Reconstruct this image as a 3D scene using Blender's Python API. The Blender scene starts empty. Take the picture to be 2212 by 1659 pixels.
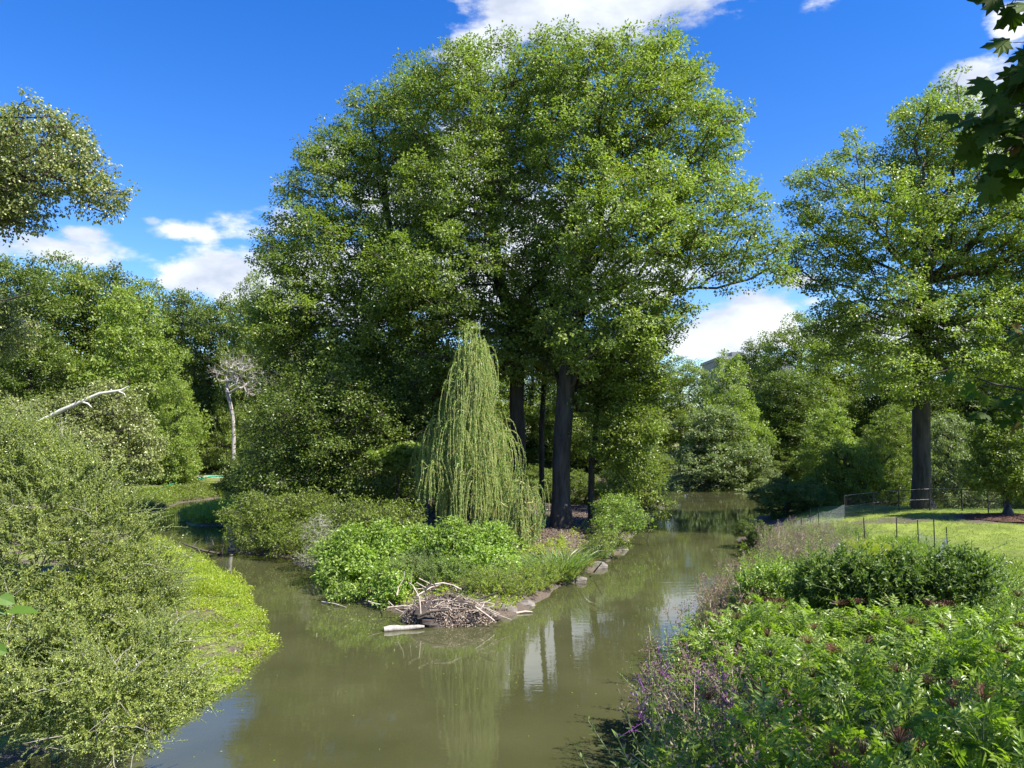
import bpy, math, random
import numpy as np
from mathutils import Vector
R = np.random.default_rng(11)
SC = bpy.context.scene
COL = SC.collection
rad = math.radians
# ---------------------------------------------------------------- camera model
HC = 5.2
FPX = 1640.0                      # focal length in pixels of a 2212 px wide view of the photograph
PITCH = math.atan(111 / FPX)
cam_d = bpy.data.cameras.new('camera')
cam = bpy.data.objects.new('camera', cam_d)
COL.objects.link(cam)
cam.location = (0, 0, HC)
cam.rotation_euler = (math.pi / 2 + PITCH, 0, 0)
cam_d.sensor_width = 36
cam_d.lens = 36 * FPX / 2212
cam_d.clip_end = 3000
cam_d.clip_start = 0.05
SC.camera = cam
CP, SP = math.cos(PITCH), math.sin(PITCH)

def ray(x, y):
    a = (x - 1106) / FPX
    b = (829.5 - y) / FPX
    return np.array([a, CP - b * SP, SP + b * CP])

def at(x, y, Y):
    d = ray(x, y)
    return np.array([0, 0, HC]) + d * (Y / d[1])

def gp(x, y, z=0.0):
    d = ray(x, y)
    return np.array([0, 0, HC]) + d * ((z - HC) / d[2])

# ---------------------------------------------------------------- scene helpers
def tag(o, label=None, cat=None, group=None, kind=None):
    if label: o['label'] = label
    if cat: o['category'] = cat
    if group: o['group'] = group
    if kind: o['kind'] = kind
    return o

def empty(name, loc, label=None, cat=None, group=None, rz=0.0):
    o = bpy.data.objects.new(name, None)
    COL.objects.link(o)
    o.location = tuple(float(v) for v in loc)
    o.rotation_euler = (0, 0, rz)
    return tag(o, label, cat, group)

def copy_tree(o, parent=None):
    c = o.copy(); COL.objects.link(c)
    if parent is not None: c.parent = parent
    for ch in list(o.children): copy_tree(ch, c)
    return c

def mk(name, parts, mats, parent=None, off=None, smooth=True):
    """parts: list of (verts (n,3), faces list of equal-size index arrays (m,k), mat index, v per face or None)"""
    V = []; LV = []; LS = []; MI = []; AV = []
    base = 0; lc = 0
    for vs, fs, mi, vv in parts:
        if len(vs) == 0 or len(fs) == 0: continue
        vs = np.asarray(vs, np.float32); fs = np.asarray(fs, np.int64)
        V.append(vs); LV.append((fs + base).ravel())
        k = fs.shape[1]; m = fs.shape[0]
        LS.append(lc + np.arange(m) * k); lc += m * k; base += len(vs)
        MI.append(np.full(m, mi, np.int32))
        AV.append(np.full(m, .5, np.float32) if vv is None else np.asarray(vv, np.float32))
    V = np.concatenate(V); LV = np.concatenate(LV); LS = np.concatenate(LS); MI = np.concatenate(MI); AV = np.concatenate(AV)
    if off is not None: V = V - np.asarray(off, np.float32)
    me = bpy.data.meshes.new(name)
    me.vertices.add(len(V)); me.vertices.foreach_set('co', V.astype(np.float32).ravel())
    me.loops.add(len(LV)); me.loops.foreach_set('vertex_index', LV.astype(np.int32))
    me.polygons.add(len(LS)); me.polygons.foreach_set('loop_start', LS.astype(np.int32))
    me.polygons.foreach_set('material_index', MI)
    me.polygons.foreach_set('use_smooth', np.full(len(LS), smooth))
    a = me.attributes.new('v', 'FLOAT', 'FACE'); a.data.foreach_set('value', AV)
    me.update(calc_edges=True)
    for m in mats: me.materials.append(m)
    o = bpy.data.objects.new(name, me)
    COL.objects.link(o)
    if parent is not None: o.parent = parent
    return o

def norm(a):
    return a / np.maximum(np.linalg.norm(a, axis=-1, keepdims=True), 1e-9)

# ---------------------------------------------------------------- leaf templates: (verts (a along, b across, c up), faces)
Q4 = (np.array([(0, 0, 0), (.42, -.5, .13), (1, 0, -.1), (.42, .5, .13)]), np.array([(0, 1, 2, 3)]))
L6 = (np.array([(0, 0, 0), (.28, -.45, .08), (.68, -.36, .03), (1, 0, -.14), (.68, .36, .03), (.28, .45, .08), (.5, 0, -.02)]),
      np.array([(0, 1, 2, 6), (6, 2, 3, 4), (0, 6, 4, 5)]))
def compound(n):
    vs, fs = [], []
    for i in range(n):
        if i == n - 1: a0, ang, s = .62, 0, .42
        else:
            k = i // 2; a0 = .22 + .2 * k; ang = rad(62 if i % 2 else -62); s = .36 - .03 * k
        b = len(vs)
        for (a, w, c) in [(0, 0, 0), (.4, -.2, .06), (1, 0, -.12), (.4, .2, .06)]:
            x = a * s; y = w * s * 1.0
            vs.append((a0 + x * math.cos(ang) - y * math.sin(ang), x * math.sin(ang) + y * math.cos(ang), c * s - .25 * a0 * a0))
        fs.append((b, b + 1, b + 2, b + 3))
    return np.array(vs), np.array(fs)
COMP = compound(7)
def star(n=5):
    # lobed leaf as separate pointed lobes, seen as one ragged leaf
    vs, fs = [], []
    for i in range(n):
        ang = rad(-80 + 160 * i / (n - 1)); s = 1 - .28 * abs(i - (n - 1) / 2) / ((n - 1) / 2)
        b = len(vs)
        for (a, w, c) in [(0, 0, 0), (.55, -.19, .05), (1, 0, -.12), (.55, .19, .05)]:
            x = a * s; y = w * s
            vs.append((x * math.cos(ang) - y * math.sin(ang), x * math.sin(ang) + y * math.cos(ang), c))
        fs.append((b, b + 1, b + 2, b + 3))
    return np.array(vs), np.array(fs)
STAR = star(5)
STAR3 = star(3)

def leaves(P, D, N, L, W, tpl=Q4, mi=0, v=None):
    n = len(P)
    tv, tf = tpl
    D = norm(D); B = norm(np.cross(N, D)); N = np.cross(D, B)
    L = np.broadcast_to(np.asarray(L, float), (n,)); W = np.broadcast_to(np.asarray(W, float), (n,))
    vs = (P[:, None, :] + D[:, None, :] * (tv[:, 0][None, :, None] * L[:, None, None])
          + B[:, None, :] * (tv[:, 1][None, :, None] * W[:, None, None])
          + N[:, None, :] * (tv[:, 2][None, :, None] * L[:, None, None]))
    fs = tf[None] + (np.arange(n) * len(tv))[:, None, None]
    if v is None: v = R.random(n)
    return (vs.reshape(-1, 3), fs.reshape(-1, tf.shape[1]), mi, np.repeat(v, len(tf)))

def frames(d):
    ref = np.array([.31, .93, .17])
    u = norm(np.cross(d, ref)); w = np.cross(d, u)
    return u, w

def tubes(A, B, ra, rb, n=4, mi=0, da=None, db=None, vv=.5):
    """m independent tapered tubes"""
    A = np.asarray(A, float); B = np.asarray(B, float); m = len(A)
    if m == 0: return (np.zeros((0, 3)), np.zeros((0, 4), int), mi, np.zeros(0))
    ra = np.broadcast_to(np.asarray(ra, float), (m,)); rb = np.broadcast_to(np.asarray(rb, float), (m,))
    d = norm(B - A)
    ua, wa = frames(norm(da) if da is not None else d)
    ub, wb = frames(norm(db) if db is not None else d)
    t = np.arange(n) * 2 * math.pi / n
    c, s = np.cos(t), np.sin(t)
    r1 = A[:, None] + (ua[:, None] * c[None, :, None] + wa[:, None] * s[None, :, None]) * ra[:, None, None]
    r2 = B[:, None] + (ub[:, None] * c[None, :, None] + wb[:, None] * s[None, :, None]) * rb[:, None, None]
    vs = np.concatenate([r1, r2], 1).reshape(-1, 3)
    i = np.arange(n); j = (i + 1) % n
    f = np.stack([i, j, j + n, i + n], 1)
    fs = (f[None] + (np.arange(m) * 2 * n)[:, None, None]).reshape(-1, 4)
    return (vs, fs, mi, np.full(len(fs), vv))

def polytube(pts, rr, n=8, mi=0):
    pts = np.asarray(pts, float); rr = np.broadcast_to(np.asarray(rr, float), (len(pts),))
    dd = np.gradient(pts, axis=0)
    u, w = frames(norm(dd))
    t = np.arange(n) * 2 * math.pi / n
    vs = (pts[:, None] + (u[:, None] * np.cos(t)[None, :, None] + w[:, None] * np.sin(t)[None, :, None]) * rr[:, None, None]).reshape(-1, 3)
    m = len(pts); fs = []
    for k in range(m - 1):
        for i in range(n):
            j = (i + 1) % n
            fs.append((k * n + i, k * n + j, (k + 1) * n + j, (k + 1) * n + i))
    vs = np.concatenate([vs, pts[:1], pts[-1:]])
    a, b = m * n, m * n + 1
    for i in range(n):
        j = (i + 1) % n
        fs.append((a, j, i, a)); fs.append((b, (m - 1) * n + i, (m - 1) * n + j, b))
    quads = [f for f in fs if len(set(f)) == 4]; tris = [tuple(dict.fromkeys(f)) for f in fs if len(set(f)) == 3]
    return [(vs, np.array(quads), mi, None), (vs, np.array(tris), mi, None)]

def box(c, s, mi=0, rz=0.0):
    c = np.asarray(c, float); s = np.asarray(s, float) / 2
    v = np.array([(x, y, z) for z in (-1, 1) for y in (-1, 1) for x in (-1, 1)]) * s
    v = v @ np.array([[math.cos(rz), math.sin(rz), 0], [-math.sin(rz), math.cos(rz), 0], [0, 0, 1]])
    f = np.array([(0, 2, 3, 1), (4, 5, 7, 6), (0, 1, 5, 4), (2, 6, 7, 3), (0, 4, 6, 2), (1, 3, 7, 5)])
    return (v + c, f, mi, None)

# ---------------------------------------------------------------- skeleton growth
def grow(trunk, start, attr, k=.35, down=.8):
    """trunk: (t,3) polyline; nodes from index start on can carry branches; attr: (N,3) points to reach"""
    trunk = np.asarray(trunk, float); N = len(attr); T = len(trunk)
    pos = np.zeros((T + N, 3)); par = np.full(T + N, -1); pl = np.zeros(T + N)
    pos[:T] = trunk
    for i in range(1, T): par[i] = i - 1; pl[i] = pl[i - 1] + .35 * np.linalg.norm(trunk[i] - trunk[i - 1])
    cost = np.full(N, 1e18); best = np.zeros(N, int)
    def relax(i):
        d = attr - pos[i]
        dist = np.linalg.norm(d, axis=1) + down * np.maximum(0, -d[:, 2])
        c = dist * (1 + .02 * dist) + k * pl[i]
        m = c < cost
        cost[m] = c[m]; best[m] = i
    for i in range(start, T): relax(i)
    alive = np.ones(N, bool)
    for s in range(N):
        j = int(np.argmin(np.where(alive, cost, 1e18)))
        i = T + s
        pos[i] = attr[j]; par[i] = best[j]
        pl[i] = pl[best[j]] + np.linalg.norm(attr[j] - pos[best[j]])
        alive[j] = False
        relax(i)
    return pos, par

def skeleton_mesh(pos, par, r_base, r_tip=.012, T=0, flare=.5, jit=.07, expo=.47, rng=R):
    n = len(pos)
    # subdivide edges with a little wander
    nc = np.zeros(n, int)
    for i in range(n):
        if par[i] >= 0: nc[par[i]] += 1
    w = np.zeros(n)
    order = np.arange(n)
    for i in range(n - 1, -1, -1):
        if nc[i] == 0: w[i] = 1
        if par[i] >= 0: w[par[i]] += w[i]
    w = np.maximum(w, 1)
    heavy = np.full(n, -1)
    for i in range(n - 1, 0, -1):
        p = par[i]
        if p >= 0 and (heavy[p] < 0 or w[i] > w[heavy[p]]): heavy[p] = i
    r = np.maximum(r_tip, r_base * (w / w[0]) ** expo)
    if T:
        zz = pos[:T, 2] - pos[0, 2]
        r[:T] *= 1 + flare * np.exp(-zz / .45)
    idx = np.arange(n)[par >= 0]
    P = pos[par[idx]]; C = pos[idx]
    L = np.linalg.norm(C - P, axis=1)
    isH = heavy[par[idx]] == idx
    inc = np.zeros((n, 3)); inc[idx] = norm(C - P)
    hv = np.where(heavy >= 0)[0]
    d = inc.copy(); out = np.zeros((n, 3)); out[hv] = norm(pos[heavy[hv]] - pos[hv])
    d = norm(inc + out + 1e-9)
    ra = np.where(isH, r[par[idx]], np.minimum(r[idx] * 1.15, r[par[idx]]))
    dA = np.where(isH[:, None], d[par[idx]], norm(C - P)); dB = d[idx]
    big = idx >= T if T else np.ones(len(idx), bool)
    mid = (P + C) / 2 + rng.normal(size=C.shape) * (L * jit * big)[:, None]
    mid[:, 2] -= L * .04 * big
    rm = (ra + r[idx]) / 2
    thick = rm > .05
    out = []
    for sel, sides in ((thick, 9), (~thick, 4)):
        if sel.any():
            mi = 0 if sides == 9 else 1
            out.append(tubes(P[sel], mid[sel], ra[sel], rm[sel], sides, mi, dA[sel], (C - P)[sel]))
            out.append(tubes(mid[sel], C[sel], rm[sel], r[idx][sel], sides, mi, (C - P)[sel], dB[sel]))
    return out

def sample_lobes(lobes, n, surf=.75, minz=None, sep=None, rng=R, gap=0):
    """points in the union of ellipsoids ((centre, radii)), mostly near the skin"""
    kv = norm(rng.normal(size=(4, 3)) * [1, 1, 1.5]) * (6.28 / (gap or 1)); kp = rng.uniform(0, 6.28, 4)
    vol = np.array([np.prod(l[1]) ** .72 for l in lobes]); vol /= vol.sum()
    pts = []
    tries = 0
    while len(pts) < n and tries < 40:
        tries += 1
        ch = rng.choice(len(lobes), n, p=vol)
        u = norm(rng.normal(size=(n, 3)))
        rr = np.where(rng.random(n) < surf, rng.random(n) ** .18, rng.random(n) ** .5)
        c = np.array([lobes[i][0] for i in ch]); s = np.array([lobes[i][1] for i in ch])
        ph = ch * 1.7
        bumpy = 1 + .13 * np.sin(6.1 * u[:, 0] + ph) * np.sin(5.3 * u[:, 2] + 2 * ph) + .09 * np.sin(11 * u[:, 2] + 9 * u[:, 1] + ph) * np.sin(10 * u[:, 0] - ph)
        p = c + u * s * (rr * bumpy)[:, None]
        # drop most points that sit deep in another lobe
        deep = np.zeros(n, bool)
        for (cc, ss) in lobes:
            q = np.linalg.norm((p - cc) / ss, axis=1)
            deep |= q < .62
        keep = (~deep) | (rng.random(n) < .22)
        if minz is not None: keep &= p[:, 2] > minz
        if gap: keep &= (np.sin(p @ kv.T + kp).sum(1) > -1.05)
        for q in p[keep]:
            if sep is not None and pts:
                a = np.array(pts)
                if np.min(np.sum((a - q) ** 2, 1)) < sep * sep: continue
            pts.append(q)
            if len(pts) >= n: break
    return np.array(pts)

def foliage(tips, R1=.7, sprays=8, per=22, rs=.22, L=.14, W=.1, tpl=Q4, flat=.6, up=.8, droop=.15, twig=True, mi=0, zgrow=0, rng=R, layer=.6):
    """clumps of sprays of leaves round every tip; returns (leaf part, twig part)"""
    n = len(tips)
    cl = np.repeat(np.arange(n), sprays)
    q = norm(rng.normal(size=(n * sprays, 3)))
    rc = (R1 * rng.uniform(.7, 1.3, n))[cl]
    off = q * np.array([1, 1, flat]) * (rc * rng.uniform(.45, 1.0, n * sprays))[:, None]
    sp = tips[cl] + off
    rep = np.repeat(np.arange(len(sp)), per)
    u = norm(rng.normal(size=(len(rep), 3)) * np.array([1, 1, layer]))
    P = sp[rep] + u * (rs * rng.random(len(rep)) ** .5)[:, None]
    D = u + q[rep] * .4 + rng.normal(size=u.shape) * .35; D[:, 2] -= droop
    N = rng.normal(size=u.shape) * .45 + q[rep] * .75 + u * .25; N[:, 2] += up
    s = rng.uniform(.65, 1.15, len(rep))
    clv = rng.random(n)[cl][rep]
    v = np.clip(.35 * rng.random(len(rep)) + .3 * clv + .35 * rng.random(len(sp))[rep], 0, 1)
    v = np.where(rng.random(len(rep)) < .004, 1.0, v * .97)
    lf = leaves(P, D, N, L * s, W * s, tpl, mi, v)
    tw = tubes(tips[cl], sp, .007, .004, 3, 1) if twig else None
    return lf, tw

# ---------------------------------------------------------------- materials
def newmat(name):
    m = bpy.data.materials.new(name); m.use_nodes = True
    nt = m.node_tree; nt.nodes.clear()
    out = nt.nodes.new('ShaderNodeOutputMaterial')
    return m, nt, out
def nd(nt, t, **kw):
    n = nt.nodes.new(t)
    for k, v in kw.items():
        if hasattr(n, k): setattr(n, k, v)
    return n
def ramp(nt, stops):
    r = nt.nodes.new('ShaderNodeValToRGB')
    e = r.color_ramp.elements
    while len(e) < len(stops): e.new(.5)
    for i, (p, c) in enumerate(stops):
        e[i].position = p; e[i].color = (*c, 1)
    return r

def leaf_mat(name, c1, c2, trans=.38, rough=.42, spec=.5, tcol=(1.5, 1.75, .55), dead=(.16, .1, .03)):
    m, nt, out = newmat(name)
    at_ = nd(nt, 'ShaderNodeAttribute', attribute_name='v')
    cr = ramp(nt, [(0, c1), (.95, c2), (.985, dead)])
    nt.links.new(at_.outputs['Fac'], cr.inputs[0])
    geo = nd(nt, 'ShaderNodeNewGeometry')
    nz = nd(nt, 'ShaderNodeTexNoise'); nz.inputs['Scale'].default_value = .45; nz.inputs['Detail'].default_value = 2
    tc = nd(nt, 'ShaderNodeTexCoord')
    nt.links.new(tc.outputs['Object'], nz.inputs['Vector'])
    mr = nd(nt, 'ShaderNodeMapRange'); mr.inputs[1].default_value = .3; mr.inputs[2].default_value = .7; mr.inputs[3].default_value = .82; mr.inputs[4].default_value = 1.2
    nt.links.new(nz.outputs[0], mr.inputs[0])
    mul = nd(nt, 'ShaderNodeVectorMath', operation='SCALE')
    nt.links.new(cr.outputs[0], mul.inputs[0]); nt.links.new(mr.outputs[0], mul.inputs['Scale'])
    p = nd(nt, 'ShaderNodeBsdfPrincipled')
    p.inputs['Roughness'].default_value = rough
    p.inputs['Specular IOR Level'].default_value = spec
    nt.links.new(mul.outputs[0], p.inputs['Base Color'])
    tm = nd(nt, 'ShaderNodeVectorMath', operation='MULTIPLY'); tm.inputs[1].default_value = tcol
    nt.links.new(mul.outputs[0], tm.inputs[0])
    t = nd(nt, 'ShaderNodeBsdfTranslucent'); nt.links.new(tm.outputs[0], t.inputs[0])
    mx = nd(nt, 'ShaderNodeMixShader'); mx.inputs[0].default_value = trans
    nt.links.new(p.outputs[0], mx.inputs[1]); nt.links.new(t.outputs[0], mx.inputs[2])
    nt.links.new(mx.outputs[0], out.inputs[0])
    return m

def bark_mat(name, c1, c2, sc=6, stretch=.18, bump=.5, rough=.9):
    m, nt, out = newmat(name)
    tc = nd(nt, 'ShaderNodeTexCoord'); mp = nd(nt, 'ShaderNodeMapping'); mp.inputs['Scale'].default_value = (1, 1, stretch)
    nt.links.new(tc.outputs['Object'], mp.inputs[0])
    n = nd(nt, 'ShaderNodeTexNoise'); n.inputs['Scale'].default_value = sc; n.inputs['Detail'].default_value = 8; n.inputs['Roughness'].default_value = .65
    nt.links.new(mp.outputs[0], n.inputs[0])
    cr = ramp(nt, [(.32, c1), (.68, c2)]); nt.links.new(n.outputs[0], cr.inputs[0])
    b = nd(nt, 'ShaderNodeBump'); b.inputs['Strength'].default_value = bump; b.inputs['Distance'].default_value = .05
    nt.links.new(n.outputs[0], b.inputs['Height'])
    p = nd(nt, 'ShaderNodeBsdfPrincipled'); p.inputs['Roughness'].default_value = rough
    nt.links.new(cr.outputs[0], p.inputs['Base Color']); nt.links.new(b.outputs[0], p.inputs['Normal'])
    nt.links.new(p.outputs[0], out.inputs[0])
    return m

def plain(name, c, rough=.6, metal=0, noise=.25, sc=8):
    m, nt, out = newmat(name)
    n = nd(nt, 'ShaderNodeTexNoise'); n.inputs['Scale'].default_value = sc; n.inputs['Detail'].default_value = 5
    tc = nd(nt, 'ShaderNodeTexCoord'); nt.links.new(tc.outputs['Object'], n.inputs[0])
    cr = ramp(nt, [(.3, tuple(x * (1 - noise) for x in c)), (.7, tuple(min(1, x * (1 + noise)) for x in c))])
    nt.links.new(n.outputs[0], cr.inputs[0])
    p = nd(nt, 'ShaderNodeBsdfPrincipled'); p.inputs['Roughness'].default_value = rough; p.inputs['Metallic'].default_value = metal
    nt.links.new(cr.outputs[0], p.inputs['Base Color']); nt.links.new(p.outputs[0], out.inputs[0])
    return m

M = {}
M['oak'] = leaf_mat('oak_leaf', (.095, .148, .028), (.235, .28, .06))
M['oak2'] = leaf_mat('pale_oak_leaf', (.11, .168, .032), (.265, .31, .07))
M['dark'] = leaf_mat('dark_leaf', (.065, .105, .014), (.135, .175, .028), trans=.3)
M['mid'] = leaf_mat('mid_leaf', (.10, .15, .018), (.20, .24, .04))
M['light'] = leaf_mat('light_leaf', (.14, .205, .03), (.25, .30, .055))
M['grey'] = leaf_mat('greyish_leaf', (.13, .175, .06), (.22, .26, .11), trans=.3)
M['poplar'] = leaf_mat('poplar_leaf', (.15, .18, .05), (.28, .30, .11), trans=.32, rough=.33)
M['willow'] = leaf_mat('weeping_willow_leaf', (.12, .20, .045), (.27, .36, .09), trans=.4)
M['sallow'] = leaf_mat('shrub_willow_leaf', (.21, .25, .06), (.40, .43, .13), trans=.4, rough=.34)
M['broad'] = leaf_mat('knotweed_leaf', (.14, .23, .035), (.28, .36, .07), trans=.42, rough=.36)
M['elder'] = leaf_mat('elder_leaf', (.12, .195, .022), (.26, .34, .05), trans=.45, rough=.34)
M['dogwood'] = leaf_mat('dogwood_leaf', (.065, .115, .018), (.15, .21, .045), trans=.32, rough=.42, spec=.35)
M['weed'] = leaf_mat('weed_leaf', (.19, .27, .03), (.38, .42, .05), trans=.45)
M['weedy'] = leaf_mat('yellow_weed_leaf', (.24, .30, .02), (.38, .40, .03), trans=.45)
M['grass'] = leaf_mat('grass_blade', (.11, .18, .02), (.21, .26, .04), trans=.4)
M['reed'] = leaf_mat('reed_blade', (.08, .16, .03), (.17, .24, .06), trans=.35)
M['ironweed'] = leaf_mat('ironweed_leaf', (.17, .23, .06), (.30, .35, .12), trans=.38)
M['maple'] = leaf_mat('maple_leaf', (.035, .065, .006), (.055, .095, .01), trans=.35, rough=.6, spec=.15)
M['purple'] = leaf_mat('purple_petal', (.15, .055, .17), (.28, .11, .30), trans=.3, tcol=(1.2, 1, 1.2))
M['seed'] = leaf_mat('brown_pink_seedhead', (.17, .12, .085), (.30, .21, .15), trans=.2, tcol=(1, 1, 1))
M['berry'] = leaf_mat('dark_berry', (.09, .03, .018), (.17, .06, .035), trans=.1, tcol=(1, 1, 1))
M['bark'] = bark_mat('oak_bark', (.022, .018, .015), (.085, .072, .06), bump=.9)
M['barkd'] = bark_mat('dark_bark', (.022, .018, .014), (.075, .062, .05))
M['barkw'] = bark_mat('pale_poplar_bark', (.42, .41, .37), (.68, .66, .6), sc=5, stretch=.6, bump=.2)
M['barkdead'] = bark_mat('dead_grey_wood', (.2, .18, .155), (.42, .38, .33), sc=9, stretch=.3)
M['stick'] = bark_mat('weathered_stick', (.26, .205, .16), (.58, .50, .42), sc=9, stretch=.5)
M['stickd'] = bark_mat('wet_stick_and_shaded_end', (.035, .028, .022), (.10, .08, .065), sc=9, stretch=.5)
M['stem'] = plain('green_stem', (.10, .13, .05), .6)
M['willowstem'] = plain('yellow_willow_twig', (.28, .27, .08), .6)
M['black'] = plain('black_coated_steel', (.012, .012, .013), .4)
M['rock'] = bark_mat('shore_rock', (.07, .06, .05), (.20, .175, .15), sc=4, stretch=1, bump=.8)
M['debris'] = leaf_mat('dry_leaf_debris', (.18, .135, .10), (.42, .33, .26), trans=.1, tcol=(1, 1, 1), dead=(.06, .05, .04))
M['litter'] = leaf_mat('fallen_leaf', (.06, .035, .022), (.15, .095, .06), trans=.1, tcol=(1, 1, 1))
M['hose'] = plain('green_hose_rubber', (.015, .25, .14), .4, noise=.1)

# ---------------------------------------------------------------- terrain
def G(x, y, z=0.0):
    p = gp(x, y, z); return (p[0], p[1])
outer = [(1.6, -30), (1.4, 6), G(1375, 1659), G(1400, 1530), G(1490, 1400), G(1530, 1300), G(1600, 1215), G(1600, 1150), (15.5, 49), (21, 51.5), (30, 47.5), (40, 47), (52, 50),
         (66, 60), (60, 74), (44, 78), (33, 76), G(1660, 1053), G(1640, 1054), G(1460, 1056), (13, 84), (4, 92), (-8, 88), (-16, 72), G(560, 1073), G(480, 1076), G(400, 1084), G(340, 1100), G(290, 1108), (-34, 56), (-40, 52),
         (-34, 46), (-27, 43), G(300, 1150), G(345, 1175), G(430, 1212), G(520, 1270), G(560, 1325), G(577, 1390), G(540, 1430), G(470, 1500), (-6.5, 13.6), (-7.6, 12.6), (-8.2, 11), (-8.5, 6), (-8.5, -30)]
island = [G(975, 1338), G(850, 1325), G(725, 1290), G(690, 1250), G(620, 1205), G(500, 1192), G(490, 1162), (-17.2, 46), (-17.5, 54), (-14, 60), (-6, 66), (4, 70), (11, 70), G(1440, 1082), G(1425, 1110), G(1383, 1140),
          G(1350, 1185), G(1260, 1245), G(1210, 1265), G(1165, 1300), G(1095, 1337)]
islet = [G(385, 1125), G(420, 1136), G(540, 1137), G(560, 1110), G(540, 1092), G(450, 1090), G(390, 1100)]

def sdist(poly, X, Y):
    """signed distance, positive inside"""
    P = np.array(poly, float); Q = np.roll(P, -1, 0)
    d = np.full(X.shape, 1e9); ins = np.zeros(X.shape, bool)
    for (x0, y0), (x1, y1) in zip(P, Q):
        ex, ey = x1 - x0, y1 - y0
        t = np.clip(((X - x0) * ex + (Y - y0) * ey) / (ex * ex + ey * ey + 1e-12), 0, 1)
        d = np.minimum(d, np.hypot(X - x0 - t * ex, Y - y0 - t * ey))
        c = ((y0 > Y) != (y1 > Y)) & (X < (x1 - x0) * (Y - y0) / ((y1 - y0) if y1 != y0 else 1e-12) + x0)
        ins ^= c
    return np.where(ins, d, -d)

def sstep(a, b, x):
    t = np.clip((x - a) / (b - a), 0, 1); return t * t * (3 - 2 * t)

def height(X, Y):
    X = np.asarray(X, float); Y = np.asarray(Y, float)
    wob = .16 * np.sin(X * 1.9 + 1.3 * np.sin(Y * 1.1)) + .13 * np.sin(Y * 2.3 + X * .7)
    so = sdist(outer, X, Y); si = sdist(island, X, Y); st = sdist(islet, X, Y)
    land_o = -so; d = np.maximum(np.maximum(land_o, si), st) + wob * .8
    main = np.maximum(land_o, 0)
    # outer land rises from the shore
    ho = .12 + .85 * sstep(0, 4.5, main) + .15 * sstep(3, 12, main)
    right = sstep(0, 6, X) * sstep(-4, 2, 50 - Y)
    ho = ho + right * (.25 * np.exp(-(((X - 24) / 7) ** 2 + ((Y - 38) / 4.5) ** 2)))
    left = (X < -4) & (Y < 47)
    lowbank = sstep(4.5, 1.0, main) * 0
    ho = np.where(left, .06 + .06 * np.minimum(main, 4) + .6 * sstep(5, 12, main), ho)
    ho = ho + 4.5 * sstep(85, 150, Y) + 14 * sstep(130, 420, np.hypot(X, Y))
    hi = .1 + .5 * sstep(0, 2.6, si)
    ht = .06 + .08 * sstep(0, 2, st)
    h = np.where(si > -.3, hi, np.where(st > -.3, ht, ho))
    h = h * sstep(-.05, .35, d) + np.where(d < 0, -np.minimum(1.2, -d * .55), 0) + .02 * np.sin(X * 3.1 + Y) * (d > .3)
    return h

def hz(x, y): return float(height(np.array([x]), np.array([y]))[0])

def axis(lo, hi, st, far, n):
    core = np.arange(lo, hi + 1e-6, st)
    a = lo - np.geomspace(st, lo + far if lo + far > 0 else far, n)[::-1]
    b = hi + np.geomspace(st, far, n)
    return np.concatenate([a, core, b])
xs = axis(-42, 48, .34, 1500, 26); ys = axis(-4, 82, .34, 1500, 26)
GX, GY = np.meshgrid(xs, ys)
GZ = height(GX.ravel(), GY.ravel())
gv = np.stack([GX.ravel(), GY.ravel(), GZ], 1)
nx, ny = len(xs), len(ys)
i0 = (np.arange(ny - 1)[:, None] * nx + np.arange(nx - 1)[None, :]).ravel()
gf = np.stack([i0, i0 + 1, i0 + nx + 1, i0 + nx], 1)

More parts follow.
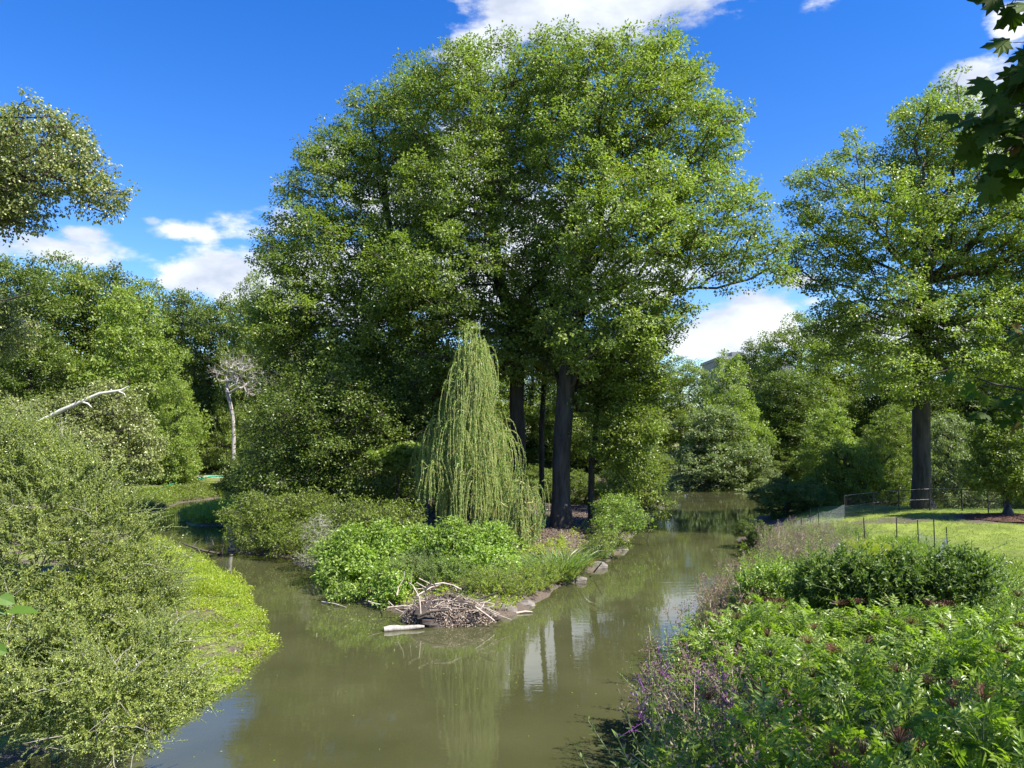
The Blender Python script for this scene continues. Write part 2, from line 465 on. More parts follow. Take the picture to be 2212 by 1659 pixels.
def ground_mat():
    m, nt, out = newmat('ground_soil_and_turf')
    at_ = nd(nt, 'ShaderNodeAttribute', attribute_name='mask')
    sep = nd(nt, 'ShaderNodeSeparateColor'); nt.links.new(at_.outputs['Color'], sep.inputs[0])
    tc = nd(nt, 'ShaderNodeTexCoord')
    def noise(s, d=6, r=.6):
        n = nd(nt, 'ShaderNodeTexNoise'); n.inputs['Scale'].default_value = s; n.inputs['Detail'].default_value = d; n.inputs['Roughness'].default_value = r
        nt.links.new(tc.outputs['Object'], n.inputs[0]); return n
    n1 = noise(1.1); n2 = noise(14, 8, .7); n3 = noise(45, 4)
    soil = ramp(nt, [(.3, (.045, .033, .024)), (.55, (.10, .075, .055)), (.75, (.19, .145, .11))]); nt.links.new(n2.outputs[0], soil.inputs[0])
    gr = ramp(nt, [(.3, (.10, .14, .015)), (.55, (.19, .235, .025)), (.75, (.26, .28, .05))]); nt.links.new(n2.outputs[0], gr.inputs[0])
    gn = noise(.7, 4, .65); gv_ = nd(nt, 'ShaderNodeMapRange'); gv_.inputs[1].default_value = .3; gv_.inputs[2].default_value = .7; gv_.inputs[3].default_value = .55; gv_.inputs[4].default_value = 1.15  # broad blotches in the turf colour: uneven growth plus imitated dapple shade
    nt.links.new(gn.outputs[0], gv_.inputs[0]); gs = nd(nt, 'ShaderNodeVectorMath', operation='SCALE'); nt.links.new(gr.outputs[0], gs.inputs[0]); nt.links.new(gv_.outputs[0], gs.inputs['Scale'])
    pth = ramp(nt, [(.3, (.26, .22, .18)), (.7, (.38, .33, .28))]); nt.links.new(n2.outputs[0], pth.inputs[0])
    # ragged edges and bare spots in the turf
    ad = nd(nt, 'ShaderNodeMath', operation='ADD'); nt.links.new(sep.outputs[0], ad.inputs[0])
    mr = nd(nt, 'ShaderNodeMapRange'); mr.inputs[1].default_value = .3; mr.inputs[2].default_value = .7; mr.inputs[3].default_value = -.45; mr.inputs[4].default_value = .25
    nt.links.new(n1.outputs[0], mr.inputs[0]); nt.links.new(mr.outputs[0], ad.inputs[1])
    st = nd(nt, 'ShaderNodeMapRange'); st.inputs[1].default_value = .35; st.inputs[2].default_value = .6; nt.links.new(ad.outputs[0], st.inputs[0])
    mx = nd(nt, 'ShaderNodeMix', data_type='RGBA'); nt.links.new(st.outputs[0], mx.inputs['Factor']); nt.links.new(soil.outputs[0], mx.inputs['A']); nt.links.new(gs.outputs[0], mx.inputs['B'])
    mx2 = nd(nt, 'ShaderNodeMix', data_type='RGBA'); nt.links.new(sep.outputs[1], mx2.inputs['Factor']); nt.links.new(mx.outputs['Result'], mx2.inputs['A']); nt.links.new(pth.outputs[0], mx2.inputs['B'])
    b = nd(nt, 'ShaderNodeBump'); b.inputs['Strength'].default_value = .6; b.inputs['Distance'].default_value = .05
    nt.links.new(n3.outputs[0], b.inputs['Height'])
    p = nd(nt, 'ShaderNodeBsdfPrincipled'); p.inputs['Roughness'].default_value = .95
    nt.links.new(mx2.outputs['Result'], p.inputs['Base Color']); nt.links.new(b.outputs[0], p.inputs['Normal']); nt.links.new(p.outputs[0], out.inputs[0])
    return m
ground = mk('ground', [(gv, gf, 0, None)], [ground_mat()])
tag(ground, kind='structure')
X, Y = gv[:, 0], gv[:, 1]
so = sdist(outer, X, Y); si = sdist(island, X, Y)
lawn = sstep(1.2, 3, -so) * (X > 6) * (Y < 52) + .62 * sstep(.8, 2.5, -so) * (Y > 52) + .52 * (X < -5) * (Y < 50)  # far-bank turf thinned toward soil colour to imitate shade there
lawn = np.clip(lawn, 0, 1) * (si < -1)
mul = np.exp(-(((X - at(2168, 1165, 36)[0]) / 2.3) ** 2 + ((Y - 36) / 1.9) ** 2) ** 3)
bare = np.exp(-(((X - 18.3) / 3.2) ** 2 + ((Y - 36.5) / 1.1) ** 2))
lawn = lawn * (1 - mul) * (1 - .75 * bare)
pathm = ((np.abs(Y - 79 - .1 * X) < 2.0) & (X < -10) & (Y < 90)).astype(float)
pathm = np.maximum(pathm, ((np.abs((X - 36) - .7 * (Y - 38)) < 2.2) & (Y > 36.5) & (Y < 47) & (X > 33)).astype(float))
mask = np.stack([lawn, pathm, np.zeros_like(lawn), np.ones_like(lawn)], 1).astype(np.float32)
ca = ground.data.color_attributes.new('mask', 'FLOAT_COLOR', 'POINT'); ca.data.foreach_set('color', mask.ravel())

def water_mat():
    m, nt, out = newmat('murky_pond_water')
    tc = nd(nt, 'ShaderNodeTexCoord')
    mp = nd(nt, 'ShaderNodeMapping'); mp.inputs['Scale'].default_value = (.55, 1.2, 1); nt.links.new(tc.outputs['Object'], mp.inputs[0])
    n = nd(nt, 'ShaderNodeTexNoise'); n.inputs['Scale'].default_value = 3.2; n.inputs['Detail'].default_value = 3; n.inputs['Roughness'].default_value = .5
    nt.links.new(mp.outputs[0], n.inputs[0])
    # breeze patches: stronger ripple in places
    n2 = nd(nt, 'ShaderNodeTexNoise'); n2.inputs['Scale'].default_value = .16; n2.inputs['Detail'].default_value = 2; nt.links.new(tc.outputs['Object'], n2.inputs[0])
    mr = nd(nt, 'ShaderNodeMapRange'); mr.inputs[1].default_value = .4; mr.inputs[2].default_value = .65; mr.inputs[3].default_value = .03; mr.inputs[4].default_value = .12
    nt.links.new(n2.outputs[0], mr.inputs[0])
    b = nd(nt, 'ShaderNodeBump'); b.inputs['Distance'].default_value = .035
    nt.links.new(mr.outputs[0], b.inputs['Strength']); nt.links.new(n.outputs[0], b.inputs['Height'])
    n3 = nd(nt, 'ShaderNodeTexNoise'); n3.inputs['Scale'].default_value = .35; n3.inputs['Detail'].default_value = 4; nt.links.new(tc.outputs['Object'], n3.inputs[0])
    cr = ramp(nt, [(.35, (.046, .048, .019)), (.65, (.063, .064, .028))]); nt.links.new(n3.outputs[0], cr.inputs[0])
    p = nd(nt, 'ShaderNodeBsdfPrincipled'); p.inputs['Roughness'].default_value = .03; p.inputs['IOR'].default_value = 1.6
    nt.links.new(cr.outputs[0], p.inputs['Base Color']); nt.links.new(b.outputs[0], p.inputs['Normal']); nt.links.new(p.outputs[0], out.inputs[0])
    return m
wv = np.array([(-60, -40, 0), (80, -40, 0), (80, 110, 0), (-60, 110, 0)], float)
water = mk('water', [(wv, np.array([(0, 1, 2, 3)]), 0, None)], [water_mat()], smooth=False)
tag(water, kind='structure')
#SPLIT

# ---------------------------------------------------------------- sun and sky
SUN_AZ, SUN_EL = rad(118), rad(51)
S = Vector((math.sin(SUN_AZ) * math.cos(SUN_EL), math.cos(SUN_AZ) * math.cos(SUN_EL), math.sin(SUN_EL)))
sl = bpy.data.lights.new('sun', 'SUN'); sl.energy = 5.0; sl.angle = rad(.53); sl.color = (1, .95, .86)
so_ = bpy.data.objects.new('sun', sl); COL.objects.link(so_); so_.location = S * 100; so_.rotation_euler = S.to_track_quat('Z', 'Y').to_euler()
W = bpy.data.worlds.new('World'); SC.world = W; W.use_nodes = True
nt = W.node_tree; nt.nodes.clear()
wo = nd(nt, 'ShaderNodeOutputWorld'); bg = nd(nt, 'ShaderNodeBackground'); bg.inputs[1].default_value = .097
sky = nd(nt, 'ShaderNodeTexSky'); sky.sky_type = 'NISHITA'; sky.sun_disc = False
sky.sun_elevation = SUN_EL; sky.sun_rotation = SUN_AZ; sky.altitude = 50; sky.air_density = 1.0; sky.dust_density = .15; sky.ozone_density = 2.5
hs = nd(nt, 'ShaderNodeHueSaturation'); hs.inputs['Saturation'].default_value = 1.4; hs.inputs['Hue'].default_value = .516
nt.links.new(sky.outputs[0], hs.inputs['Color'])
tc = nd(nt, 'ShaderNodeTexCoord')
sp = nd(nt, 'ShaderNodeSeparateXYZ'); nt.links.new(tc.outputs['Generated'], sp.inputs[0])
def mth(op, a, b=None, c=None):
    n = nd(nt, 'ShaderNodeMath', operation=op)
    for i, v in enumerate((a, b, c)):
        if v is None: continue
        if isinstance(v, (int, float)): n.inputs[i].default_value = v
        else: nt.links.new(v, n.inputs[i])
    return n.outputs[0]
az = mth('ARCTAN2', sp.outputs[0], sp.outputs[1]); el = mth('ARCSINE', sp.outputs[2])
clouds = [  # px, py, half width, half height, strength   (directions in the sky where the clouds stand)
    (1040, 85, 95, 60, 1.0), (1130, 30, 150, 75, 1.1), (1290, 20, 190, 70, 1.1), (1440, -10, 170, 50, 1.0), (1600, 25, 50, 30, .45), (1770, 5, 40, 30, .5),
    (2190, 45, 55, 35, .9), (2100, 170, 60, 38, 1.1), (2190, 230, 110, 110, 1.1), (2160, 150, 50, 40, .9),
    (-20, 520, 90, 60, .8), (120, 540, 140, 36, 1.0), (170, 510, 60, 25, .8), (420, 505, 75, 26, .75), (535, 495, 75, 34, .8), (620, 480, 70, 40, .7),
    (480, 590, 130, 50, 1.25), (600, 600, 160, 60, 1.25), (760, 640, 200, 70, 1.2), (380, 610, 60, 22, .9), (710, 345, 40, 40, .75), (600, 398, 18, 12, .5),
    (960, 330, 120, 60, 1.1), (980, 440, 200, 70, 1.1), (1150, 480, 170, 70, 1.1), (1300, 600, 260, 60, 1.1), (1000, 620, 300, 80, 1.1),
    (1620, 690, 100, 55, 1.3), (1560, 730, 120, 50, 1.2), (1720, 608, 45, 16, .85), (1745, 652, 35, 14, .6), (1900, 720, 220, 50, 1.1), (330, 478, 26, 12, .45)]
ms = None
for (px, py, rx, ry, st) in clouds:
    d = ray(px, py); d = d / np.linalg.norm(d)
    a0 = math.atan2(d[0], d[1]); e0 = math.asin(d[2]); kx = math.cos(math.atan(abs(px - 1106) / FPX)) ** 1.2
    ra = rx / FPX * kx / math.cos(e0); re = ry / FPX * kx
    dx = mth('MULTIPLY', mth('SUBTRACT', az, a0), 1 / ra); dy = mth('MULTIPLY', mth('SUBTRACT', el, e0), 1 / re)
    q = mth('ADD', mth('MULTIPLY', dx, dx), mth('MULTIPLY', dy, dy))
    v = mth('MULTIPLY', mth('EXPONENT', mth('MULTIPLY', q, -.75)), st)
    ms = v if ms is None else mth('MAXIMUM', ms, v)
# loose clouds behind the viewer and overhead, seen only in the water and as light
mpn = nd(nt, 'ShaderNodeMapping'); mpn.inputs['Scale'].default_value = (1, 1, 2.0); nt.links.new(tc.outputs['Generated'], mpn.inputs[0])
def wn(scale, det, rough, dist=0):
    n = nd(nt, 'ShaderNodeTexNoise'); n.inputs['Scale'].default_value = scale; n.inputs['Detail'].default_value = det; n.inputs['Roughness'].default_value = rough
    n.inputs['Distortion'].default_value = dist; nt.links.new(mpn.outputs[0], n.inputs[0]); return n.outputs[0]
big = wn(2.1, 3, .5); fine = wn(9, 9, .62, .15); finer = wn(26, 7, .6, .1)
behind = mth('MULTIPLY', mth('SUBTRACT', big, .56), 5.0)
bm = nd(nt, 'ShaderNodeMapRange'); bm.inputs[1].default_value = .05; bm.inputs[2].default_value = -.3; nt.links.new(sp.outputs[1], bm.inputs[0])
ms = mth('MAXIMUM', ms, mth('MULTIPLY', behind, bm.outputs[0]))
nn = mth('ADD', mth('MULTIPLY', mth('SUBTRACT', fine, .5), 2.1), mth('MULTIPLY', mth('SUBTRACT', finer, .5), .8))
edge = mth('ADD', ms, mth('MULTIPLY', nn, mth('MINIMUM', mth('MULTIPLY', ms, 2.2), 1.0)))
al = nd(nt, 'ShaderNodeMapRange', interpolation_type='SMOOTHSTEP'); al.inputs[1].default_value = .3; al.inputs[2].default_value = .78; al.inputs[4].default_value = .97
nt.links.new(edge, al.inputs[0])
shade = nd(nt, 'ShaderNodeMapRange'); shade.inputs[1].default_value = .38; shade.inputs[2].default_value = .72
nt.links.new(wn(6.5, 6, .55, .1), shade.inputs[0])
cc = ramp(nt, [(0, (2.7, 3.0, 3.6)), (.5, (4.3, 4.5, 4.8)), (1, (5.6, 5.6, 5.6))]); nt.links.new(shade.outputs[0], cc.inputs[0])
mixw = nd(nt, 'ShaderNodeMix', data_type='RGBA'); nt.links.new(al.outputs[0], mixw.inputs['Factor']); nt.links.new(hs.outputs[0], mixw.inputs['A']); nt.links.new(cc.outputs[0], mixw.inputs['B'])
nt.links.new(mixw.outputs['Result'], bg.inputs[0]); nt.links.new(bg.outputs[0], wo.inputs[0])

SC.view_settings.view_transform = 'Standard'; SC.view_settings.look = 'None'; SC.view_settings.gamma = 1; SC.view_settings.exposure = 1.38
cy = SC.cycles
cy.max_bounces = 6; cy.diffuse_bounces = 2; cy.glossy_bounces = 3; cy.transmission_bounces = 4; cy.transparent_max_bounces = 4
cy.caustics_reflective = False; cy.caustics_refractive = False; cy.sample_clamp_indirect = 6

# ---------------------------------------------------------------- tree builder
def lobe(px, py, Y, rx, ry, rd=None):
    c = at(px, py, Y); s = Y / FPX
    return (c, np.array([rx * s, (rd if rd is not None else rx) * s, ry * s]))

def build_tree(name, label, cat, base, trunk, start, lobes, ntips, leafm, barkm='bark', rbase=.4, group=None, sep=.8, surf=.75, fol=None, k=.35, minz=None, parts=('trunk', 'crown'), inner=.25, twig=True, dead=0, gap=None, rtip=.012, jit=.07, flare=.5, down=.8):
    base = np.asarray(base, float)
    root = empty(name, base, label, cat, group)
    tips = sample_lobes(lobes, ntips, surf, minz, sep, gap=sep * 4.2 if gap is None else gap)
    n = len(tips)
    # a few inner points give the limbs somewhere to pass through
    c = np.mean([l[0] for l in lobes], 0)
    ninner = int(n * inner)
    jn = R.integers(0, n, ninner)
    top = np.asarray(trunk[-1], float)
    tt = R.uniform(.35, .85, ninner)[:, None]
    tnode = np.array(trunk)[R.integers(start, len(trunk), ninner)]
    inn = tnode * (1 - tt) + tips[jn] * tt + R.normal(size=(ninner, 3)) * .4 * sep
    inn[:, 2] -= .15 * tt[:, 0] * np.linalg.norm(tips[jn] - tnode, axis=1)
    allp = np.concatenate([tips, inn])
    pos, par = grow(trunk, start, allp, k, down)
    wood = skeleton_mesh(pos, par, rbase, rtip, len(trunk), flare, jit)
    f = dict(fol or {})
    lt = tips[dead:] if dead else tips
    lf, tw = foliage(lt, twig=twig, **f)
    if tw is not None: wood.append(tw)
    mk(parts[0], wood, [M[barkm], M['barkd'] if barkm in ('barkw', 'bark') else M[barkm]], root, base)
    mk(parts[1], [lf], [M[leafm]], root, base, smooth=False)
    return root, tips

def tk(*p):
    """trunk polyline from (px, py, Y) points, made finer"""
    P = np.array([at(*q) for q in p]); out = [P[0]]
    for a, b in zip(P[:-1], P[1:]):
        m = max(1, int(np.linalg.norm(b - a) / 1.4))
        for i in range(1, m + 1):
            q = a + (b - a) * i / m
            if i < m: q = q + R.normal(size=3) * .05
            out.append(q)
    return np.array(out)
def idx_at(tr, py_frac): return max(1, int(len(tr) * py_frac))

OAKF = dict(R1=.92, sprays=9, per=32, rs=.40, L=.15, W=.12, tpl=Q4, flat=.75, up=.75, droop=.1, layer=.42)
# central island trees
tr = tk((1212, 1158, 38.5), (1212, 1000, 38.5), (1222, 850, 38.5), (1235, 740, 38.5), (1262, 600, 38.7), (1300, 420, 38.5), (1330, 220, 38.2))
build_tree('island_oak', 'tallest tree on the island, thick trunk forking low, right of the weeping willow', 'tree', tr[0], tr, idx_at(tr, .3),
           [lobe(1330, 230, 38, 150, 140), lobe(1440, 170, 39, 75, 85), lobe(1480, 300, 38, 115, 130), lobe(1250, 140, 38, 70, 60), lobe(1505, 480, 37, 130, 100), lobe(1620, 560, 37, 85, 75), lobe(1360, 500, 36, 170, 140),
            lobe(1250, 330, 37, 100, 130), lobe(1310, 700, 36, 130, 110), lobe(1190, 740, 41, 110, 90), lobe(1270, 850, 40, 70, 60), lobe(1410, 640, 36, 90, 70)], 760, 'oak2', 'bark', .46, None, 1.0, fol=OAKF)
tr = tk((1118, 1120, 41), (1120, 950, 41), (1117, 800, 41), (1108, 690, 41), (1075, 600, 41), (1060, 420, 41), (1060, 200, 41))
build_tree('island_oak', 'tall tree with a dark trunk rising behind the top of the weeping willow', 'tree', tr[0], tr, idx_at(tr, .4),
           [lobe(1060, 230, 41, 150, 130), lobe(1065, 125, 41, 60, 60), lobe(1165, 150, 41, 65, 75), lobe(950, 250, 41, 100, 110), lobe(1010, 420, 40, 150, 110), lobe(1110, 520, 39, 120, 110), lobe(960, 600, 39, 170, 110), lobe(1090, 340, 40, 110, 90), lobe(1010, 740, 40, 140, 90), lobe(1150, 700, 42, 90, 90), lobe(960, 860, 41, 80, 70)],
           560, 'oak', 'barkd', .40, None, 1.0, fol=OAKF)
tr = tk((905, 1110, 44), (900, 950, 44), (880, 760, 44), (850, 560, 44), (830, 380, 44))
build_tree('island_oak', 'broad tree forming the left shoulder of the island canopy', 'tree', tr[0], tr, idx_at(tr, .3),
           [lobe(830, 330, 44, 110, 115), lobe(890, 240, 44, 70, 70), lobe(740, 400, 43, 105, 120), lobe(660, 440, 43, 55, 85), lobe(700, 560, 42, 120, 100), lobe(620, 540, 43, 60, 60), lobe(840, 520, 43, 130, 130), lobe(690, 690, 42, 150, 90), lobe(860, 700, 41, 130, 100), lobe(780, 860, 42, 170, 110), lobe(620, 640, 42, 70, 60)],
           680, 'oak', 'barkd', .42, None, 1.0, fol=OAKF)
tr = tk((700, 1110, 41), (705, 1000, 41), (690, 850, 41), (670, 700, 41))
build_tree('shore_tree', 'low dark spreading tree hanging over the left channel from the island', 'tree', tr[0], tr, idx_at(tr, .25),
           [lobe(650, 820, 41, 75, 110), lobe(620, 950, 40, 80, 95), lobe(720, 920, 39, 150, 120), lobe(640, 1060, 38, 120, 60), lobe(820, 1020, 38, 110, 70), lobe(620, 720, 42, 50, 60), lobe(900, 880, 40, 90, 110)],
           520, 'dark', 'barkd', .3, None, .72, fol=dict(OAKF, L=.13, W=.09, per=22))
tr = tk((1280, 1147, 40), (1278, 1000, 40), (1290, 880, 40), (1310, 760, 40))
build_tree('slim_island_tree', 'slim dark trunk beside the bare leaf litter, crown leaning over the right channel', 'tree', tr[0], tr, idx_at(tr, .35),
           [lobe(1350, 800, 39, 80, 110), lobe(1350, 930, 38, 70, 80), lobe(1375, 1030, 40, 45, 60), lobe(1400, 720, 39, 50, 50)],
           330, 'mid', 'barkd', .17, None, .7, fol=dict(OAKF, L=.13, W=.1))

tr = tk((1172, 1135, 43), (1170, 1000, 43), (1174, 850, 43), (1182, 700, 43))
build_tree('slim_island_tree', 'slim dark trunk standing between the two main island trunks', 'tree', tr[0], tr, idx_at(tr, .7),
           [lobe(1190, 600, 43, 70, 80), lobe(1165, 700, 43, 60, 50)], 120, 'mid', 'barkd', .15, None, .8, fol=dict(OAKF, L=.13, W=.1))
# ---------------------------------------------------------------- other trees close enough to have their own shape
RTF = dict(R1=.85, sprays=9, per=26, rs=.36, L=.16, W=.12, tpl=Q4, flat=.65, up=.7, droop=.1, layer=.42)
def zat(px, Y): return hz((px - 1106) / FPX * Y, Y)
def on_ground(px, Y):
    x = (px - 1106) / FPX * Y
    return np.array([x, Y, hz(x, Y)])
def pxy(p):  # back to photo pixels (for placing trunk tops over a ground point)
    return p
# big tree on the right lawn
b = on_ground(1990, 41.5)
tr = np.concatenate([[b], tk((1990, 1085, 41.5), (1990, 880, 41.5), (1988, 760, 41.5), (1992, 680, 41.5), (2000, 600, 41.5))])
build_tree('lawn_oak', 'big straight-trunked tree on the lawn behind the black chain-link fence', 'tree', b, tr, 7,
           [lobe(2070, 330, 41.5, 150, 130), lobe(1975, 300, 41.5, 80, 75), lobe(2040, 250, 41.5, 50, 50), lobe(1800, 430, 41, 85, 90), lobe(1845, 330, 41, 35, 45), lobe(1920, 480, 40, 150, 110), lobe(1790, 560, 41, 90, 60), lobe(2150, 480, 41, 170, 150),
            lobe(2270, 600, 41, 170, 180), lobe(1900, 680, 40, 130, 90), lobe(2110, 720, 40, 150, 100), lobe(2000, 800, 39, 130, 60), lobe(1850, 770, 41, 75, 50), lobe(2230, 830, 42, 120, 60), lobe(2330, 350, 42, 140, 140)],
           880, 'oak2', 'bark', .46, None, 1.05, fol=dict(RTF, L=.15, per=30), flare=.45, k=.6)
# white-barked poplar whose trunk stands left of the frame; two limbs reach in
b = on_ground(-330, 20)
tr = np.array([b, b + (0, 0, 1.6), b + (.15, .1, 3.4), b + (.3, .1, 5.2), b + (.6, 0, 7), b + (1.0, 0, 9), b + (1.6, 0, 11.5)])
root, tips = build_tree('white_poplar', 'white-barked tree at the left edge, its upper limb hanging leafy against the blue sky', 'tree', b, tr, 1,
           [lobe(20, 320, 20, 120, 90, 90), lobe(90, 290, 20, 80, 70, 80), lobe(150, 385, 20, 80, 55, 60), lobe(235, 430, 20, 45, 38, 40), lobe(40, 430, 20, 60, 60, 60), lobe(-200, 350, 20, 220, 190),
            lobe(-150, 700, 21, 170, 110), lobe(190, 330, 20, 28, 28, 30), lobe(-20, 420, 20, 80, 70)],
           640, 'poplar', 'barkw', .30, None, .42, fol=dict(R1=.46, sprays=12, per=14, rs=.17, L=.085, W=.066, tpl=L6, flat=.8, up=.25, droop=.8), surf=.6, rtip=.008, inner=.3, gap=0)
# second white-barked tree behind the shrub willow, low drooping limb and a bare white branch
b = on_ground(-60, 27)
tr = np.array([b, b + (.3, 0, 1.5), b + (.8, .1, 3.0), b + (1.4, .1, 4.4)])
root, tips = build_tree('drooping_poplar', 'low drooping pale-leaved tree with white limbs behind the shrub willow', 'tree', b, tr, 1,
           [lobe(210, 900, 26, 110, 45, 60), lobe(280, 960, 26, 60, 70, 60), lobe(150, 980, 25, 110, 70, 60), lobe(240, 850, 26, 60, 22, 40), lobe(60, 930, 26, 90, 60, 60), lobe(255, 1010, 26, 50, 45)],
           230, 'poplar', 'barkw', .16, None, .42, fol=dict(R1=.46, sprays=12, per=14, rs=.17, L=.085, W=.066, tpl=L6, flat=.8, up=.25, droop=.8), surf=.6, rtip=.008, gap=0)
mk('bare_limb', polytube([at(60, 925, 25.2), at(130, 888, 25.1), at(175, 868, 25.0), at(215, 850, 25.0), at(262, 843, 25.0), at(278, 834, 25.0)], [.085, .075, .06, .05, .035, .015], 8)
   + polytube([at(176, 868, 25.0), at(190, 872, 24.9), at(198, 880, 24.9)], [.035, .028, .012], 6) + polytube([at(255, 845, 25), at(268, 850, 24.9), at(272, 858, 24.9)], [.02, .015, .008], 5)
   + polytube([at(140, 905, 25.3), at(185, 940, 25.2), at(240, 955, 25.2)], [.05, .04, .02], 6), [M['barkw']], root, b)

# ---------------------------------------------------------------- farther trees: a few kinds, copied
def model(name, seed, h, w, leafm, barkm='barkd', low=.18, ntips=300, fol=None, shape='round', sep=None):
    rng = np.random.default_rng(seed)
    tr = np.array([(0, 0, z) for z in np.linspace(0, h * .75, 9)]) + rng.normal(size=(9, 3)) * [.12, .12, 0] * (np.arange(9) > 1)[:, None]
    L = []
    for i in range(13):
        t = (i + .5) / 13; z = h * (low + (1 - low) * t * .9)
        prof = {'round': math.sin(math.pi * min(1, .18 + .8 * t)) ** .6, 'tall': .85 * (1 - t * .55), 'skirt': (1 - t * .72)}[shape]
        a = i * 2.4 + rng.uniform(-.4, .4); rr = w / 2 * prof * rng.uniform(.3, .62)
        s = w * .24 * rng.uniform(.75, 1.2) * (.65 + .5 * prof)
        L.append((np.array([rr * math.cos(a), rr * math.sin(a), z]), np.array([s, s, s * .62])))
    L.append((np.array([0, 0, h * .88]), np.array([w * .17, w * .17, h * .13])))
    f = dict(R1=1.0, sprays=8, per=21, rs=.48, L=.24, W=.18, tpl=Q4, flat=.65, up=.7, droop=.1, layer=.45); f.update(fol or {})
    r, t = build_tree(name, 'x', 'tree', (0, 0, 0), tr, 2, L, ntips, leafm, barkm, .3, None, sep or 1.15, fol=f, twig=False, rtip=.02)
    return r
models = {}
models['a'] = (model('broadleaf_tree', 3, 18, 13, 'mid'), 18, 13)
models['b'] = (model('broadleaf_tree', 5, 18, 12, 'dark', shape='tall', low=.1), 18, 12)
models['c'] = (model('broadleaf_tree', 8, 14, 12, 'light', shape='skirt', low=.05, fol=dict(R1=.8)), 14, 12)
models['d'] = (model('bushy_tree', 9, 8, 9, 'grey', shape='skirt', low=.03, ntips=230, fol=dict(R1=.65, L=.18, W=.11, rs=.25), sep=.85), 8, 9)
models['e'] = (model('bushy_shrub', 12, 4, 6, 'mid', shape='round', low=.08, ntips=130, fol=dict(R1=.5, L=.15, W=.10, rs=.22), sep=.7), 4, 6)
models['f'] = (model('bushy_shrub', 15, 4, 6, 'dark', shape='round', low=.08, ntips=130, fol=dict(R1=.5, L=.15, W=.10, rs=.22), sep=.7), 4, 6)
used = set()
def put(kind, px, Y, top, wpx, label, name=None, cat='tree', group=None, dy=0):
    r0, h, w = models[kind]
    if kind in used: r = copy_tree(r0)
    else: r = r0; used.add(kind)
    x = (px - 1106) / FPX * Y
    z = hz(x, Y) - .15 + dy
    H_ = at(px, top, Y)[2] - z
    r.location = (x, Y, z); r.scale = (wpx / FPX * Y / w, wpx / FPX * Y / w, H_ / h)
    r.rotation_euler = (0, 0, R.uniform(0, 6.28))
    if name:
        r.name = name
    tag(r, label, cat, group)
    return r
GB = 'trees of the far treeline'
rows = [
 ('b', -90, 76, 600, 260, 'tree of the far left treeline, cut by the picture edge behind the poplar'),
 ('b', 20, 84, 552, 260, 'dark rounded tree at the left end of the far skyline'),
 ('a', 120, 92, 558, 240, 'tree second from the left on the far skyline'),
 ('b', 215, 96, 572, 230, 'tree on the skyline above the pale round tree, left of its top'),
 ('a', 305, 98, 612, 210, 'tree on the skyline right behind the top of the pale round tree'),
 ('b', 390, 95, 625, 190, 'dark skyline tree left of the white bare tree'),
 ('b', 470, 92, 640, 190, 'dark tree right behind the bare silvery tree'),
 ('a', 545, 86, 600, 150, 'bright-topped tree beside the left edge of the island canopy'),
 ('b', 60, 66, 700, 230, 'deep green tree left of the pale round tree, behind the shrub willow'),
 ('b', 620, 90, 700, 200, 'tree behind the low left limbs of the island, fourth left of the willow'),
 ('b', 720, 96, 720, 200, 'tree behind the island canopy, third left of the willow'),
 ('a', 820, 92, 720, 200, 'tree behind the island canopy, second left of the willow'),
 ('b', 930, 96, 740, 200, 'tree behind the island canopy, just left of the willow'),
 ('a', 1040, 94, 740, 200, 'tree of the far bank hidden behind the willow top'),
 ('b', 1150, 98, 730, 200, 'tree far behind the forked island trunk'),
 ('a', 1260, 92, 740, 200, 'tree of the far bank behind the slim island trunk'),
 ('b', 1370, 96, 750, 190, 'tree of the far bank left of the pale waterside tree'),
 ('a', 1470, 100, 775, 170, 'tree behind the left side of the pale waterside tree'),
 ('b', 1640, 104, 735, 150, 'treetop between the grey roofs on the right skyline'),
 ('a', 1735, 92, 682, 190, 'tall tree rising right of the grey roofs'),
 ('b', 1700, 84, 800, 190, 'dark-shaded tree with bare trunk behind the right channel end'),
 ('a', 1840, 96, 690, 190, 'tree filling the gap left of the big lawn trunk'),
 ('b', 1950, 88, 760, 200, 'tree straight behind the big lawn trunk'),
 ('a', 2060, 92, 720, 220, 'tree behind the right side of the lawn oak crown'),
 ('b', 2170, 88, 730, 220, 'tree at the right edge beyond the chain-link fence'),
 ('a', 2280, 84, 700, 240, 'tree cut by the right picture edge beyond the fence'),
]
for k, px, Y, top, w, lab in rows: put(k, px, Y, top, w * 1.12, lab, None, 'tree', GB)
put('c', 275, 68, 622, 300, 'large pale round tree on the far left bank')
put('c', 380, 66, 820, 150, 'small leafy tree leaning over the far left shore, in front of the pale round tree')
put('c', 1575, 77, 770, 190, 'pale yellow-green tree at the water end of the right channel')
put('c', 1790, 66, 880, 200, 'bright leafy tree left of the big lawn trunk across the fence')
put('a', 1930, 60, 880, 170, 'small tree right behind the fence, left of the big trunk')
put('d', 1545, 74, 880, 260, 'grey-green bushy tree drooping to the water at the right channel end')
put('d', 1620, 76, 940, 130, 'low grey-green bush at the tip of the far right shore')
put('d', 2050, 54, 900, 200, 'pale bushy tree just right of the big lawn trunk')
put('d', 2170, 58, 880, 220, 'pale bushy tree behind the staked sapling')
put('c', 2230, 52, 930, 160, 'leafy tree at the right edge behind the gravel path fence')
GS = 'shrubs along the far shores'
